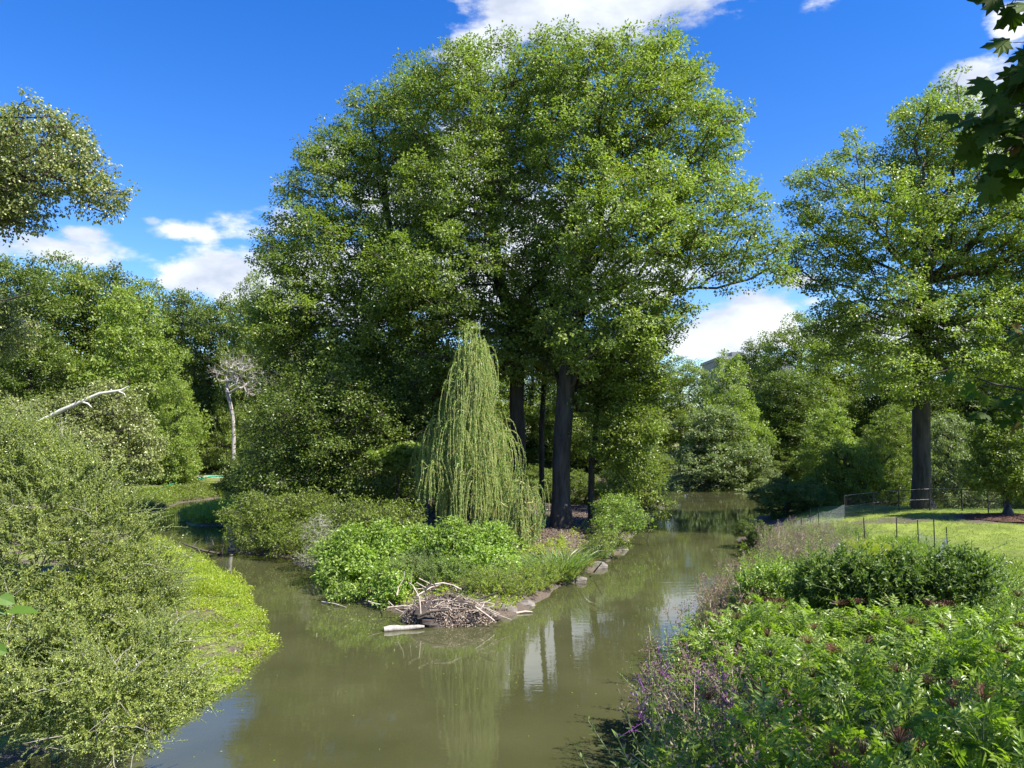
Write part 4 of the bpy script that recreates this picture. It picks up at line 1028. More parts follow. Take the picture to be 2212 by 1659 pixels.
# rocks of the shore
def rock(label, p, s, seed):
    rng = np.random.default_rng(seed)
    import bmesh
    bm = bmesh.new(); bmesh.ops.create_icosphere(bm, subdivisions=4, radius=1)
    pl = norm(rng.normal(size=(9, 3))); dd = rng.uniform(.55, .95, 9)
    for v in bm.verts:
        c = np.array(v.co)
        for a, d in zip(pl, dd):
            e = c @ a - d
            if e > 0: c = c - a * e * .9
        c = c * (1 + .03 * math.sin(9 * c[0] + 7 * c[1]) + .02 * math.sin(17 * c[2]))
        v.co = c * np.array(s)
    me = bpy.data.meshes.new('rock'); bm.to_mesh(me); bm.free()
    me.materials.append(M['rock'])
    o = bpy.data.objects.new('rock', me); COL.objects.link(o); o.location = p
    tag(o, label, 'rock', 'rocks along the island shore')
for px, py, sx, sy, sz, lb in [(1290, 1222, .45, .35, .28, 'broad flat-topped rock on the right shore of the island, pale in the sun'), (1245, 1252, .55, .3, .22, 'dark wet rock at the waterline below the reeds'), (1098, 1318, .28, .22, .34, 'upright pale rock just right of the stick pile'),
                               (1128, 1302, .4, .28, .22, 'dark rock behind the upright pale one'), (1342, 1183, .5, .35, .3, 'rock at the corner of the right shore, nearest the narrow channel')]:
    p = gp(px, py, .08); rock(lb, (p[0], p[1], -.02), (sx, sy, sz), int(px))
hp = [gp(x, y, .3) for x, y in ((345, 1072), (372, 1066), (400, 1060), (430, 1055), (455, 1050), (480, 1049), (503, 1046))]
ho_ = mk('garden_hose', polytube(np.array([(p[0], p[1], hz(p[0], p[1]) + .1) for p in hp]), .07, 8), [M['hose']]); tag(ho_, 'bright green hose lying along the far left bank', 'hose')
# ---------------------------------------------------------------- ground cover (nobody could count it)
def cover(name, label, region, n, h, L, W, mat, per=6, extra=None, blades=False, zmin=.015):
    """region(x, y) -> bool on arrays"""
    xs_, ys_ = region[0]
    X = R.uniform(*xs_, n * 3); Y = R.uniform(*ys_, n * 3)
    k = region[1](X, Y)
    X, Y = X[k][:n], Y[k][:n]; Z = height(X, Y); ok = Z > zmin; X, Y, Z = X[ok], Y[ok], Z[ok]
    cl = .5 + .5 * np.sin(X * 2.3 + np.sin(Y * 1.7) * 2) * np.sin(Y * 2.1 + np.sin(X * 1.3) * 2)
    Z = np.maximum(Z, .01); hh = h * (.35 + .8 * cl) * R.uniform(.5, 1.2, len(X))
    B_ = np.stack([X, Y, Z], 1); rep = np.repeat(np.arange(len(X)), per)
    t = R.random(len(rep))
    P_ = B_[rep] + np.stack([R.normal(size=len(rep)) * .05, R.normal(size=len(rep)) * .05, hh[rep] * t], 1)
    D_ = R.normal(size=P_.shape); D_[:, 2] = D_[:, 2] * .4 + (1.6 if blades else .3)
    N_ = R.normal(size=P_.shape) * .5; N_[:, 2] += 0 if blades else .9
    v = np.clip(cl[rep] * .5 + R.random(len(rep)) * .45, 0, .95)
    o = mk(name, [leaves(P_, D_, N_, L * R.uniform(.6, 1.2, len(rep)), W, Q4, 0, v)], [M[mat]], smooth=False)
    tag(o, label, 'ground cover', None, 'stuff'); return o
def lb(X, Y):
    d = -sdist(outer, X, Y); return (d > -.35 - .3 * np.sin(X * 3 + 2 * np.sin(Y * 2.7))) & (X < -4) & (R.random(len(X)) < 1 - .8 * ((np.sin(X * 1.7 + 1) * np.sin(Y * 1.1)) > .55))
cover('bank_weeds', 'bright yellow-green creeping weeds covering the low left bank', (((-16, -5), (13.5, 34)), lb), 19000, .17, .07, .032, 'weed', 6, zmin=-.12)
cover('bank_weeds', 'taller sedge at the back edge of the left bank', (((-17, -8), (24, 36)), lambda X, Y: (-sdist(outer, X, Y) > 0) & (-sdist(outer, X, Y) < 2.5)), 3500, .45, .2, .02, 'weed', 6, blades=True)
cover('islet_weeds', 'rushes and yellow flowers on the small islet in the left channel', (((-21, -13), (43, 60)), lambda X, Y: sdist(islet, X, Y) > .1), 6500, .75, .2, .03, 'grass', 6, blades=True)
cover('far_bank_weeds', 'low yellow-green plants at the waterline of the far left bank', (((-37, -16), (50, 70)), lambda X, Y: (sdist(outer, X, Y) > -3.6) & (sdist(outer, X, Y) < .2) & (X > -36)), 6500, .5, .2, .06, 'mid', 6)  # darker leaf colour stands in for shade on the far bank
cover('island_undergrowth', 'low leafy undergrowth along the island shore', (((-15, 13), (22, 50)), lambda X, Y: (sdist(island, X, Y) > .25) & ((sdist(island, X, Y) < 2.6) & ~((X > 2.3) & (Y > 26) & (R.random(len(X)) < .8)))), 8000, .3, .09, .045, 'weed', 7)
cover('leaf_litter', 'brown fallen leaves under the island trees', (((-10, 12), (27, 60)), lambda X, Y: sdist(island, X, Y) > .8), 26000, .01, .11, .07, 'litter', 1)
cover('lawn_grass', 'short bright grass of the lawn on the right bank', (((9, 34), (15, 43)), lambda X, Y: (-sdist(outer, X, Y) > 2.2) & (((X - 23.3) / 2.3) ** 2 + ((Y - 36) / 1.9) ** 2 > 1) & (X < 34)), 26000, .05, .07, .012, 'grass', 5, blades=True)
n = 420
fx, fy = R.uniform(-9, 7, n), R.uniform(10, 34, n); k = (sdist(outer, fx, fy) > .5) & (sdist(island, fx, fy) < -.3); fx, fy = fx[k], fy[k]
fl = mk('floating_leaves', [leaves(np.stack([fx, fy, np.full(len(fx), .012)], 1), R.normal(size=(len(fx), 3)) * [1, 1, .02], np.tile([0, 0, 1.], (len(fx), 1)), .035 * R.uniform(.5, 1.6, len(fx)), .02, Q4, 0)], [M['weedy']], smooth=False)
tag(fl, 'tiny yellow leaves scattered over the pond surface', 'leaves', None, 'stuff')
# ---------------------------------------------------------------- right bank: elder, dogwood, ironweed
def leaf_shrub(name, label, loc, w, h, nst, nleaf, leafm, seed, tpl=COMP, L=.27, W=.27, berries=True, cat='shrub', group=None):
    """arching canes from one crown, compound leaves along their outer half"""
    rng = np.random.default_rng(seed)
    root = empty(name, loc, label, cat, group)
    a = rng.uniform(0, 6.28, nst); r_ = rng.uniform(.05, .35, nst) * w / 2
    s0 = np.stack([r_ * np.cos(a), r_ * np.sin(a), np.full(nst, -.1)], 1)
    rt = np.sqrt(rng.random(nst)) * w / 2
    a2 = a + rng.normal(size=nst) * .35
    hh = h * np.sqrt(np.maximum(.12, 1 - (rt / (w / 2)) ** 2 * .75)) * rng.uniform(.8, 1.08, nst)
    e0 = np.stack([rt * np.cos(a2), rt * np.sin(a2), hh], 1)
    md = s0 * .45 + e0 * .55; md[:, 2] = hh * .78
    t = np.linspace(0, 1, 9)[None, :, None]
    pts = s0[:, None] * (1 - t) ** 2 + 2 * (md[:, None]) * t * (1 - t) + e0[:, None] * t ** 2
    A_ = pts[:, :-1].reshape(-1, 3); B_ = pts[:, 1:].reshape(-1, 3)
    rr = np.tile(np.linspace(.016, .005, 8), nst)
    per = max(1, nleaf // nst)
    who = np.repeat(np.arange(nst), per); tt = rng.uniform(.32, 1, len(who)) ** .8
    k = np.minimum((tt * 8).astype(int), 7); f = (tt * 8 - k)[:, None]
    P_ = pts[who, k] * (1 - f) + pts[who, k + 1] * f
    ax = norm(pts[who, k + 1] - pts[who, k]); u, w_ = frames(ax)
    ang = rng.uniform(0, 6.28, len(who)); rd = u * np.cos(ang)[:, None] + w_ * np.sin(ang)[:, None]
    D_ = rd + ax * .5 + np.array([0, 0, .25]) + rng.normal(size=rd.shape) * .2
    N_ = np.array([0, 0, 1.]) + rng.normal(size=rd.shape) * .33 + rd * .15
    P2 = P_ + norm(D_) * rng.uniform(.0, .12, len(P_))[:, None]
    lf = leaves(P2, D_, N_, L * rng.uniform(.6, 1.1, len(P_)), W * rng.uniform(.6, 1.1, len(P_)), tpl, 0, np.clip(.45 * rng.random(len(P_)) + .45 * rng.random(nst)[who], 0, .95))
    mk('stems', [tubes(A_, B_, rr, rr * .9, 4, 0), tubes(P_, P2 + norm(D_) * .1, .003, .002, 3, 0)], [M['stem']], root)
    mk('foliage', [lf], [M[leafm]], root, smooth=False)
    if berries:
        hv = pts[:, -1]; hv = hv[np.argsort(-hv[:, 2] - rng.random(nst) * .3)] + [0, 0, .1]
        for q in hv[:9:3]:
            m = 46; x = rng.normal(size=(m, 2)) * .055
            c = q + np.stack([x[:, 0] * 1.2, x[:, 1] * 1.2, .09 - 3 * (x ** 2).sum(1) + rng.normal(size=m) * .008], 1)
            parts_ = [leaves(c, rng.normal(size=(m, 3)), rng.normal(size=(m, 3)), .014, .012, L6, 0), tubes(np.repeat(q[None], m, 0), c, .002, .0015, 3, 0)]
            mk('berry_cluster', parts_, [M['berry']], root, smooth=False)
    return root
L7 = []
def comp6(n=7):
    vs, fs = [], []
    for i in range(n):
        if i == n - 1: a0, ang, s = .62, 0, .42
        else:
            k = i // 2; a0 = .2 + .2 * k; ang = rad(58 if i % 2 else -58); s = .38 - .03 * k
        b = len(vs)
        for (a, w, c) in [(0, 0, 0), (.3, -.17, .03), (.7, -.12, 0), (1, 0, -.1), (.7, .12, 0), (.3, .17, .03), (.5, 0, -.03)]:
            x = a * s; y = w * s
            vs.append((a0 + x * math.cos(ang) - y * math.sin(ang), x * math.sin(ang) + y * math.cos(ang), c * s - .22 * a0 * a0 - .12 * a * a * s))
        fs += [(b, b + 1, b + 2, b + 6), (b + 6, b + 2, b + 3, b + 4), (b, b + 6, b + 4, b + 5)]
    return np.array(vs), np.array(fs)
COMP6 = comp6()
eb = [leaf_shrub('elderberry_shrub', 'x', (0, 0, 0), 3.0, 1.9, 60, 1500, 'elder', 21, COMP6), leaf_shrub('elderberry_shrub', 'x', (0, 0, 0), 2.8, 1.75, 60, 1500, 'elder', 22, COMP6), leaf_shrub('elderberry_shrub', 'x', (0, 0, 0), 3.0, 1.8, 60, 1500, 'elder', 23, COMP6)]
first = [True, True, True]
def eplace(i, px, Y, top, lb, sc=1.0, grp='elderberry shrubs on the near right bank'):
    r = eb[i % 3] if first[i % 3] else copy_tree(eb[i % 3]); first[i % 3] = False
    x = (px - 1106) / FPX * Y; z = hz(x, Y); H_ = at(px, top, Y)[2] - z
    r.location = (x, Y, z); hs_ = H_ / 1.95
    r.scale = (sc, sc, hs_); r.rotation_euler = (0, 0, R.uniform(0, 6.28)); tag(r, lb, 'shrub', grp)
E = [(1625, 12.6, 1345, 'elderberry nearest the water behind the purple flowers'), (1690, 13.2, 1300, 'light green elderberry left of the dark dogwood, in the back of the thicket'), (1790, 12.0, 1320, 'elderberry in front of the left side of the dark dogwood'),
     (1920, 11.6, 1320, 'elderberry in front of the middle of the dark dogwood'), (2050, 11.4, 1325, 'elderberry in front of the right side of the dark dogwood'), (2190, 11.0, 1300, 'elderberry at the right picture edge, farthest back'),
     (1660, 10.2, 1420, 'sunlit elderberry in the middle of the left edge of the thicket'), (1740, 9.8, 1400, 'brightest elderberry near the middle of the right bank'), (1890, 9.6, 1390, 'elderberry with reddish fruit heads in the middle of the thicket'),
     (2040, 9.3, 1390, 'elderberry right of the middle of the thicket'), (2200, 9.0, 1380, 'elderberry at the right picture edge, halfway down'), (1650, 8.3, 1500, 'elderberry low on the left beside the water edge flowers'),
     (1770, 8.0, 1480, 'elderberry in the lower middle of the thicket'), (1950, 7.8, 1470, 'elderberry in the lower right of the thicket'), (2140, 7.6, 1460, 'elderberry at the lower right edge, shaded'),
     (1640, 6.9, 1580, 'elderberry at the bottom of the picture, leftmost'), (1850, 6.6, 1560, 'elderberry at the bottom of the picture, second from the left'), (2060, 6.4, 1550, 'elderberry at the bottom of the picture, third from the left'), (2260, 6.4, 1540, 'elderberry at the bottom right corner')]
for i, (px, Y, top, lb_) in enumerate(E): eplace(i, px, Y, top + R.uniform(-38, 22), lb_, R.uniform(.85, 1.05))
for px, Y, lb_ in [(2200, 15.5, 'feathery weeds at the right picture edge below the lawn'), (2150, 17.5, 'low weeds between the dogwoods and the lawn at the right'), (1740, 18.5, 'weeds between the flowering mound and the left dogwood')]:
    b = ig(px, Y); yb = FPX * (HC - b[2]) / Y + 940
    shoot_shrub('weed_clump', lb_, 'plant', b, [lobe(px, yb - 45, Y, 60, 40, 60)], 130, 'broad', 'stem', per=3, ln=.4, nl=14, L=.08, W=.022, sep=.12, rb=.015, trunk_h=.08, up=1.5)
# dogwood: upright shoots, dark ovate leaves
for px, Y, lb_, w, h_, n in [(1800, 14.6, 'dark-leaved dogwood, left third of the dark clump below the lawn', 70, 30, 170), (1920, 14.2, 'dark-leaved dogwood in the middle of the dark clump below the lawn', 80, 34, 200), (2055, 14.0, 'dark-leaved dogwood with tall leafy shoots at the right of the clump', 80, 38, 200)]:
    b = ig(px, Y)
    shoot_shrub('dogwood_shrub', lb_, 'shrub', b, [lobe(px, 1262, Y, w, 30, w * .8), lobe(px + 22, 1236, Y, w * .45, 26), lobe(px - 40, 1250, Y, w * .3, 20), lobe(px - 10, 1300, Y, w * .9, 30)], n, 'dogwood', 'barkd', per=2, ln=.5, nl=13, L=.13, W=.062, tpl=L6, sep=.13, rb=.03, up=1.5, out=.75, opp=True, outward=.5)
for px, Y, lb_, w, n in [(1655, 16.2, 'yellow-green leafy plants left of the dark dogwoods', 60, 130), (1700, 16.4, 'bright broad-leaved plants behind the left dogwood', 70, 150)]:
    b = ig(px, Y)
    shoot_shrub('leafy_plant', lb_, 'plant', b, [lobe(px, 1262, Y, w, 26, w * .8), lobe(px, 1300, Y, w, 30)], n, 'broad', 'stem', per=2, ln=.36, nl=11, L=.12, W=.05, tpl=L6, sep=.13, rb=.02, up=1.4, outward=.5)

def tall_flowers(name, rng, n, h, spread, leafm, topm, dens, topn, stalk='stem', ts=(.05, .05, .05)):
    root = empty(name, (0, 0, 0), 'x', 'flowering plant')
    a = rng.uniform(0, 6.28, n); r_ = np.sqrt(rng.random(n)) * spread
    s0 = np.stack([r_ * np.cos(a), r_ * np.sin(a), np.full(n, -.05)], 1)
    d = norm(np.stack([np.cos(a) * .16, np.sin(a) * .16, np.ones(n)], 1) + rng.normal(size=(n, 3)) * .08)
    ln = h * rng.uniform(.7, 1.08, n)
    lf, sm, ends = shoots(s0, d, ln, 38, .12, .03, 0, bend=.1, rng=rng, out=.85, w0=.1)
    mk('stems', [sm], [M[stalk], M[stalk]], root)
    mk('foliage', [lf], [M[leafm]], root, smooth=False)
    for q in ends[rng.random(n) < dens]:
        br = q + rng.normal(size=(9, 3)) * np.array(ts) * 1.6 + [0, 0, .05]
        c = np.repeat(br, topn, 0) + rng.normal(size=(9 * topn, 3)) * .018
        mk('flower_head', [leaves(c, rng.normal(size=c.shape) + [0, 0, .6], rng.normal(size=c.shape), .026, .014, Q4, 0), tubes(np.repeat(q[None], 9, 0), br, .0025, .002, 3, 0)], [M[topm]], root, smooth=False)
    return root
rg = np.random.default_rng(77)
iw = [tall_flowers('ironweed', rg, 26, 1.25, .42, 'ironweed', 'purple', .3, 6), tall_flowers('ironweed', rg, 24, 1.15, .42, 'ironweed', 'seed', .42, 9, ts=(.06, .06, .12)), tall_flowers('ironweed', rg, 26, 1.3, .45, 'broad', 'seed', .2, 6)]
fst = [True] * 3
def fput(k, px, Y, top, lb_, grp):
    x = (px - 1106) / FPX * Y; z = hz(x, Y)
    if z < .08: return
    hgt = max(.5, at(px, top, Y)[2] - z)
    s = hgt / 1.25
    r = iw[k] if fst[k] else copy_tree(iw[k]); fst[k] = False
    r.location = (x, Y, z - .03); r.scale = (max(.8, s), max(.8, s), s); r.rotation_euler = (0, 0, R.uniform(0, 6.28)); tag(r, lb_, 'flowering plant', grp)
def prof(px): return np.interp(px, [1640, 1700, 1760, 1820, 1860], [1130, 1118, 1108, 1128, 1150])
LB1 = 'ironweed with pinkish-green stems and purple flowers on the flowering mound left of the lawn'; G1 = 'ironweeds of the mound left of the lawn'
for i in range(95):
    px = R.uniform(1650, 1850); t = R.random(); Y = 21.5 + 12 * t
    zt = HC - (prof(px) + 68 * (1 - t) - 940) / FPX * Y
    top = 940 + (HC - zt) / Y * FPX
    fput([0, 1, 2, 2, 1, 2, 2][i % 7], px + (33 - Y) * 1.0, Y, top, LB1, G1)
LB2 = 'tall plant with pinkish-brown seed heads leaning over the channel at the water edge'; G2 = 'seed-headed plants along the right water edge'
for i in range(60):
    t = R.random(); Y = 15.5 + 7.5 * t; xs_ = np.interp(Y, [15, 18.5, 23.7, 31], [3.1, 4.5, 6.3, 9.6]) + R.uniform(.55, 2.1)
    px = 1106 + xs_ / Y * FPX
    fput(1 if i % 3 else 2, px, Y, np.interp(Y, [15.5, 23], [1285, 1205]) + R.uniform(-8, 22), LB2, G2)
LB3 = 'ironweed with small purple flower heads at the water edge in the right foreground'; G3 = 'ironweeds along the near right water edge'
for i in range(50):
    t = R.random(); Y = 7.4 + 8.2 * t; xs_ = np.interp(Y, [7, 11.9, 14.5, 18.5], [1.35, 2.15, 2.8, 4.5]) + R.uniform(.55, 1.6)
    px = 1106 + xs_ / Y * FPX
    fput([0, 2, 0, 2, 1][i % 5], px, Y, np.interp(Y, [7.4, 11, 15.6], [1560, 1440, 1330]) + R.uniform(-25, 40), LB3, G3)
LB4 = 'yellow-green goldenrod between the purple mound and the thin black stakes'; G4 = 'goldenrods by the stakes'
gr_ = tall_flowers('goldenrod', rg, 26, .8, .45, 'weed', 'weedy', .5, 9)
for i in range(15):
    px, Y = R.uniform(1835, 1900), R.uniform(19, 25)
    r = gr_ if i == 0 else copy_tree(gr_)
    x = (px - 1106) / FPX * Y; r.location = (x, Y, hz(x, Y)); r.rotation_euler = (0, 0, i); tag(r, LB4, 'flowering plant', G4)
cover('bank_undergrowth', 'dense low greenery covering the soil of the right bank', (((1, 24), (5, 36)), lambda X, Y: (-sdist(outer, X, Y) > -.2) & (-sdist(outer, X, Y) < np.where(Y < 15, 12, 3.2)) & (X > 0)), 17000, .42, .12, .05, 'mid', 7)
cover('rough_grass', 'pale rough grass between the thicket and the mown lawn', (((9, 17), (16, 30)), lambda X, Y: (-sdist(outer, X, Y) > 2.0) & (X < 15.5)), 9000, .4, .22, .014, 'grass', 7, blades=True)

# ---------------------------------------------------------------- fences, stakes, sapling
def fence_run(name, label, P_, hgt, posts_at, mesh=True):
    P_ = np.array(P_, float)
    root = empty(name, P_[0], label, 'fence')
    o = P_[0]
    for p in posts_at: mk('post', polytube(np.array([p, p + (0, 0, hgt + .04)]) - o, [.033, .033], 10), [M['black']], root)
    up = np.array([0, 0, 1.])
    for a, b in zip(P_[:-1], P_[1:]):
        mk('rail', polytube(np.array([a + up * hgt, b + up * hgt]) - o, [.024, .024], 8), [M['black']], root)
        mk('rail', polytube(np.array([a + up * hgt * .52, b + up * hgt * .52]) - o, [.018, .018], 8), [M['black']], root)
    if mesh:
        AA, BB = [], []
        st = .065
        for a, b in zip(P_[:-1], P_[1:]):
            L_ = np.linalg.norm((b - a)[:2]); d = (b - a) / L_
            for sgn in (1, -1):
                for s in np.arange(-hgt, L_ + hgt, st):
                    s0, s1 = s, s + sgn * hgt; z0, z1 = .04, hgt
                    c0, c1 = np.clip(s0, 0, L_), np.clip(s1, 0, L_)
                    if abs(c1 - c0) < 1e-3: continue
                    za = z0 + (z1 - z0) * (c0 - s0) / (s1 - s0); zb = z0 + (z1 - z0) * (c1 - s0) / (s1 - s0)
                    AA.append(a + d * c0 + up * za); BB.append(a + d * c1 + up * zb)
        mk('chain_mesh', [tubes(np.array(AA) - o, np.array(BB) - o, .0022, .0022, 3, 0)], [M['black']], root)
    return root
def gpt(px, Y): return on_ground(px, Y)
fp = [gpt(1818, 38), gpt(1880, 39.2), gpt(1935, 39.8), gpt(2001, 39.9), gpt(2070, 39.4), gpt(2126, 38.2), gpt(2160, 36.9), gpt(2210, 35.2), gpt(2300, 33)]
fence_run('chain_link_fence', 'black chain-link fence curving round the lawn in front of the big trunk', fp, 1.12, fp)
S_ = 'thin black garden stake'
stk = [(1641 + 40, 33, .9), (1726, 35, .9), (1744, 35.5, 1.0), (1762, 35.5, .95), (1860, 29, 1.1), (1928, 28.6, 1.15), (1974, 28.2, 1.1), (2008, 27, 1.25), (2034, 26.2, 1.05), (1969, 18.6, 1.12), (1899, 20.5, .85), (1890, 18.8, .75), (1842, 18.2, .6), (2187, 16, .9)]
nm = ['leftmost, beside the dark shrub', 'second from the left, before the fence end', 'third from the left, before the fence end', 'fourth from the left, just left of the fence corner', 'on the shaded left part of the lawn', 'in the middle of the lawn edge', 'right of the middle of the lawn edge', 'tallest of the back row on the lawn', 'at the right end of the back row on the lawn',
      'thickest and nearest, standing above the dark dogwoods', 'leaning slightly, beside the yellow goldenrod', 'short, in front of the goldenrod', 'lowest, at the left above the dogwood leaves', 'at the right edge among the weeds']
tops = []
for (px, Y, h_), t_ in zip(stk, nm):
    b = gpt(px, Y); o = mk('garden_stake', polytube(np.array([(0, 0, -.1), (R.normal() * .02, R.normal() * .02, h_)]), [.02 if Y > 19 else .026, .018 if Y > 19 else .024], 6), [M['black']])
    o.location = b; tag(o, S_ + ' ' + t_, 'stake', 'thin stakes round the lawn'); tops.append(b)
def netting(label, pts, h_):
    pts = np.array(pts); o = pts[0]; AA, BB = [], []
    up = np.array([0, 0, 1.])
    for a, b in zip(pts[:-1], pts[1:]):
        L_ = np.linalg.norm(b - a); m = int(L_ / .05)
        sag = lambda t: h_ * (1 - .12 * math.sin(math.pi * t))
        for i in range(m):
            t = i / m; p = a + (b - a) * t; AA.append(p); BB.append(p + up * sag(t))
        for j in range(int(h_ / .05)):
            f = j * .05 / h_
            for i in range(6):
                t0, t1 = i / 6, (i + 1) / 6
                AA.append(a + (b - a) * t0 + up * sag(t0) * f); BB.append(a + (b - a) * t1 + up * sag(t1) * f)
    r = mk('plastic_netting', [tubes(np.array(AA) - o, np.array(BB) - o, .0022, .0022, 3, 0)], [plain('pale_plastic_net', (.35, .37, .38), .5)])
    r.location = o; tag(r, label, 'netting')
netting('fine plastic netting strung between the stakes above the dogwoods', [gpt(1899, 20.5), gpt(1969, 18.65), gpt(2034, 26.1)], .75)
netting('fine netting hanging along the back row of stakes on the lawn', [gpt(2034, 26.25), gpt(2008, 27.05), gpt(1974, 28.3)], .7)
netting('netting along the left row of stakes by the fence end', [gpt(1681, 33.1), gpt(1726, 35.1), gpt(1762, 35.6), gpt(1818, 37.8)], .75)
# sapling with watering bag and mulch ring
b = gpt(2168, 36)
sb = empty('sapling', b, 'young tree with a slim trunk in a ring of mulch on the lawn', 'tree')
lbs = [lobe(2165, 960, 36, 60, 60), lobe(2190, 1030, 36, 55, 40), lobe(2130, 1020, 36, 45, 38), lobe(2170, 900, 36, 34, 40)]
tips = sample_lobes(lbs, 260, .6, None, .32)
tr = np.array([b, b + (0, 0, .8), b + (0, 0, 1.7), b + (.03, 0, 2.6), b + (0, 0, 3.6), b + (0, 0, 4.6)])
pos, par = grow(tr, 2, tips, .5, .8)
lf, tw = foliage(tips, R1=.36, sprays=8, per=9, rs=.16, L=.13, W=.08, tpl=L6, flat=.8, up=.5, droop=.4)
mk('trunk', skeleton_mesh(pos, par, .055, .006, len(tr), .2, .04) + [tw], [M['bark'], M['bark']], sb, b)
mk('crown', [lf], [M['mid']], sb, b, smooth=False)
gb = mk('watering_bag', polytube(np.array([(0, 0, .02), (0, 0, .1), (0, 0, .3), (0, 0, .5), (.01, 0, .62)]), [.30, .31, .22, .13, .075], 14), [plain('black_vinyl', (.015, .014, .013), .45)])
gb.location = b; tag(gb, 'black watering bag wrapped round the foot of the young tree', 'watering bag')
th = np.linspace(0, 2 * math.pi, 49)[:-1]; V = []; F_ = []
for i, t in enumerate(np.linspace(0, 1, 7)):
    for a in th:
        rr = (1 - t) * (1 + .08 * math.sin(3 * a) + .05 * math.sin(8 * a)) + .01
        V.append((2.0 * rr * math.cos(a), 1.5 * rr * math.sin(a), -.03 + .2 * math.sin(t * 1.57)))
for i in range(6):
    for j in range(48): F_.append((i * 48 + j, i * 48 + (j + 1) % 48, (i + 1) * 48 + (j + 1) % 48, (i + 1) * 48 + j))
n = 2600; a = R.uniform(0, 6.28, n); r_ = np.sqrt(R.random(n)) * 1.02
P_ = np.stack([2.0 * r_ * np.cos(a), 1.5 * r_ * np.sin(a), -.02 + .2 * np.sin((1 - np.minimum(r_, 1)) * 1.57) + .015], 1)
mr_ = mk('mulch_ring', [(np.array(V), np.array(F_), 0, None), leaves(P_, R.normal(size=P_.shape) * [1, 1, .2], R.normal(size=P_.shape) * .3 + [0, 0, 1], .07, .03, Q4, 1)], [plain('wood_mulch', (.075, .035, .022), .95, sc=20), plain('mulch_chips', (.11, .05, .03), .9, sc=20)], smooth=False)
mr_.location = b; tag(mr_, 'low mound of red-brown bark mulch round the young tree', 'mulch')

# ---------------------------------------------------------------- maple hanging over the viewer on the right
ML = [(0, 0), (.10, -.05), (.02, -.30), (.16, -.28), (.20, -.46), (.33, -.36), (.50, -.52), (.50, -.36), (.66, -.34), (.52, -.24), (.56, -.13), (.74, -.20), (.82, -.10), (1.0, 0),
      (.82, .10), (.74, .20), (.56, .13), (.52, .24), (.66, .34), (.50, .36), (.50, .52), (.33, .36), (.20, .46), (.16, .28), (.02, .30), (.10, .05)]
mv = [(a, w * 1.15, -.18 * a * a - .25 * abs(w) * abs(w) * 2) for a, w in ML]; cen = (.34, 0, -.01)
MV = np.array(mv + [cen]); nml = len(mv)
MF = np.array([(nml, i, (i + 1) % nml) for i in range(nml)])
MAPLE = (MV, MF)
mb = np.array([6.6, 1.6, 0]); mb[2] = hz(6.6, 1.6)
mroot = empty('maple_tree', mb, 'maple whose dark leafy twigs hang into the upper right corner', 'tree')
def twig_leaves(path, r0, n, L, side=1):
    path = np.array(path); m = len(path)
    w = polytube(path - mb, np.linspace(r0, r0 * .35, m), 6, 0)
    tt = R.uniform(.05, 1, n); k = np.minimum((tt * (m - 1)).astype(int), m - 2); f = (tt * (m - 1) - k)[:, None]
    P_ = path[k] * (1 - f) + path[k + 1] * f
    D_ = R.normal(size=(n, 3)) * [.8, .6, .5] + norm(path[k + 1] - path[k]) * .7 + [0, 0, -.55]
    pe = P_ + norm(D_) * R.uniform(.05, .16, n)[:, None]
    N_ = R.normal(size=(n, 3)) * .45 + [-.15, -.75, .55]
    return w + [tubes(P_ - mb, pe - mb, .0018, .0014, 4, 0)], leaves(pe - mb, D_, N_, L * R.uniform(.65, 1.1, n), L * .98 * R.uniform(.7, 1.1, n), MAPLE, 0)
wd = polytube(np.array([mb, mb + (0, 0, 2), mb + (-.05, .1, 4), mb + (-.1, .3, 6.2), mb + (-.1, .4, 8.5)]) - mb, [.34, .27, .24, .18, .10], 12)
lfs = []
top_paths = [[(2420, 40, 2.9), (2300, 20, 3.0), (2240, 0, 3.0), (2190, -40, 3.0)], [(2440, 180, 2.8), (2330, 160, 2.9), (2250, 150, 3.0), (2190, 160, 3.0)], [(2440, 260, 2.8), (2300, 240, 2.9), (2210, 225, 3.0), (2120, 250, 3.05)],
             [(2400, 290, 2.9), (2290, 270, 3.0), (2220, 290, 3.0), (2170, 330, 3.0)], [(2420, 120, 2.9), (2330, 90, 2.9), (2260, 90, 3), (2215, 100, 3)], [(2400, 330, 3), (2300, 310, 3), (2250, 320, 3.05), (2200, 345, 3.05)]]
for pth, nn_ in zip(top_paths, (16, 17, 22, 18, 14, 13)):
    a, b_ = twig_leaves([at(*q) for q in pth], .012, nn_, .135); wd += a; lfs.append(b_)
    wd += polytube(np.array([mb + (-.08, .3, 5.6), (at(*pth[0]) + mb + (-.08, .3, 5.9)) / 2, at(*pth[0])]) - mb, [.06, .035, .013], 7)
low_paths = [[(2460, 850, 5.0), (2330, 835, 5.1), (2230, 845, 5.2), (2150, 830, 5.2), (2105, 815, 5.2)], [(2460, 890, 5.0), (2320, 880, 5.1), (2210, 895, 5.2), (2130, 880, 5.2)], [(2450, 730, 5.1), (2330, 715, 5.2), (2240, 720, 5.2), (2170, 705, 5.2)]]
for pth, nn_ in zip(low_paths, (26, 24, 14)):
    a, b_ = twig_leaves([at(*q) for q in pth], .012, nn_, .125); wd += a; lfs.append(b_)
    wd += polytube(np.array([mb + (-.04, .1, 3.3), (at(*pth[0]) + mb + (-.04, .2, 3.8)) / 2, at(*pth[0])]) - mb, [.06, .035, .013], 7)
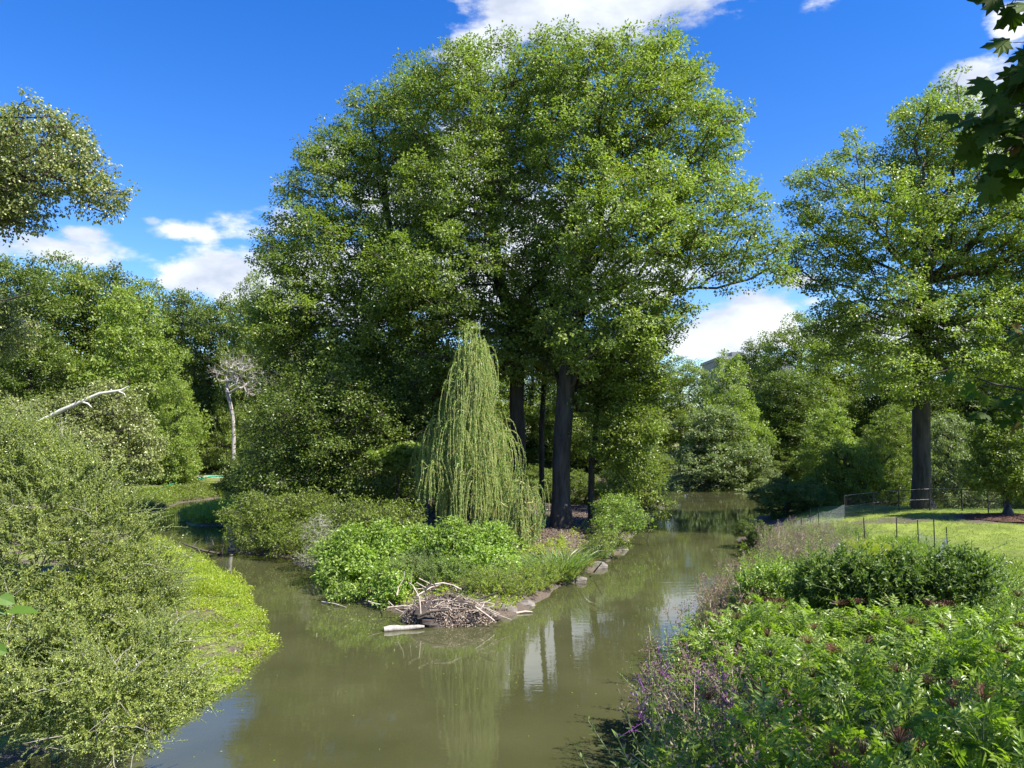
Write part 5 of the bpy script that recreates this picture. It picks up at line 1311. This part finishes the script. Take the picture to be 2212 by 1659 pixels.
# rest of its crown, overhead and to the right, outside the picture
ct = sample_lobes([(mb + (0, 1, 8.2), np.array([3.4, 3.4, 2.2])), (mb + (1.6, 3.0, 7.2), np.array([3.0, 3.0, 2.4])), (mb + (1.0, -1.5, 6.6), np.array([3.2, 3.0, 2.0]))], 240, .7, None, .55)
def outside(p):
    d = p - np.array([0, 0, HC]); yy = np.maximum(d[:, 1] * CP + d[:, 2] * SP, 1e-3); zz = -d[:, 1] * SP + d[:, 2] * CP
    return ~((d[:, 1] > 0) & (np.abs(d[:, 0] / yy) < 1106 / FPX + .16) & (np.abs(zz / yy) < 830 / FPX + .16))
ct = ct[outside(ct)]
pos, par = grow(np.array([mb + (0, 0, 0), mb + (-.05, .1, 4), mb + (-.1, .3, 6.2), mb + (-.1, .4, 8.0)]), 1, ct, .4, .8)
sk = skeleton_mesh(pos, par, .2, .01, 4, 0, .05)
wd += [(v - mb, f, 0, w_) for v, f, m_, w_ in sk]
rep = np.repeat(ct, 30, 0); q = norm(R.normal(size=rep.shape)); P_ = rep + q * R.uniform(.15, .6, (len(rep), 1))
k = outside(P_)
lfs.append(leaves(P_[k] - mb, (q + [0, 0, -.4])[k], (R.normal(size=rep.shape) * .5 + [0, 0, 1])[k], .13, .13, MAPLE, 0))
mk('trunk', wd, [M['barkd']], mroot)
mk('crown', lfs, [M['maple']], mroot, smooth=False)
# a few leaves of a vine at the left edge, close to the lens
vb = np.array([-1.9, 2.2, 0.]); vb[2] = 3.2
va = at(-60, 1330, 2.0)
vr = empty('grape_vine', va, 'green toothed leaves of a vine poking in at the left edge', 'vine')
mk('stem', polytube(np.array([va + (-.5, -.1, -1.2), va + (-.2, 0, -.35), va, at(-10, 1320, 2.0), at(15, 1330, 2.0)]) - va, [.01, .008, .006, .004, .002], 6), [M['stem']], vr)
lp = np.array([at(-5, 1290, 2.0), at(12, 1322, 2.0), at(-28, 1330, 2.0), at(-18, 1400, 2.0)]) - va
ld = np.array([(.5, .1, -.2), (1, .05, .05), (.6, 0, .1), (.4, 0, -.1)]); ln_ = np.array([(.2, -.7, .6), (-.05, -.55, .9), (.1, -.5, .8), (.1, -.8, .4)])
vm = leaf_mat('vine_leaf', (.09, .17, .02), (.12, .21, .025), trans=.45)
for i_, (L_, W_) in enumerate(((.045, .04), (.085, .035), (.05, .04), (.04, .04))):
    mk('leaf', [leaves(lp[i_:i_ + 1], ld[i_:i_ + 1], ln_[i_:i_ + 1], L_, W_, L6, 0)], [vm], vr, smooth=False)
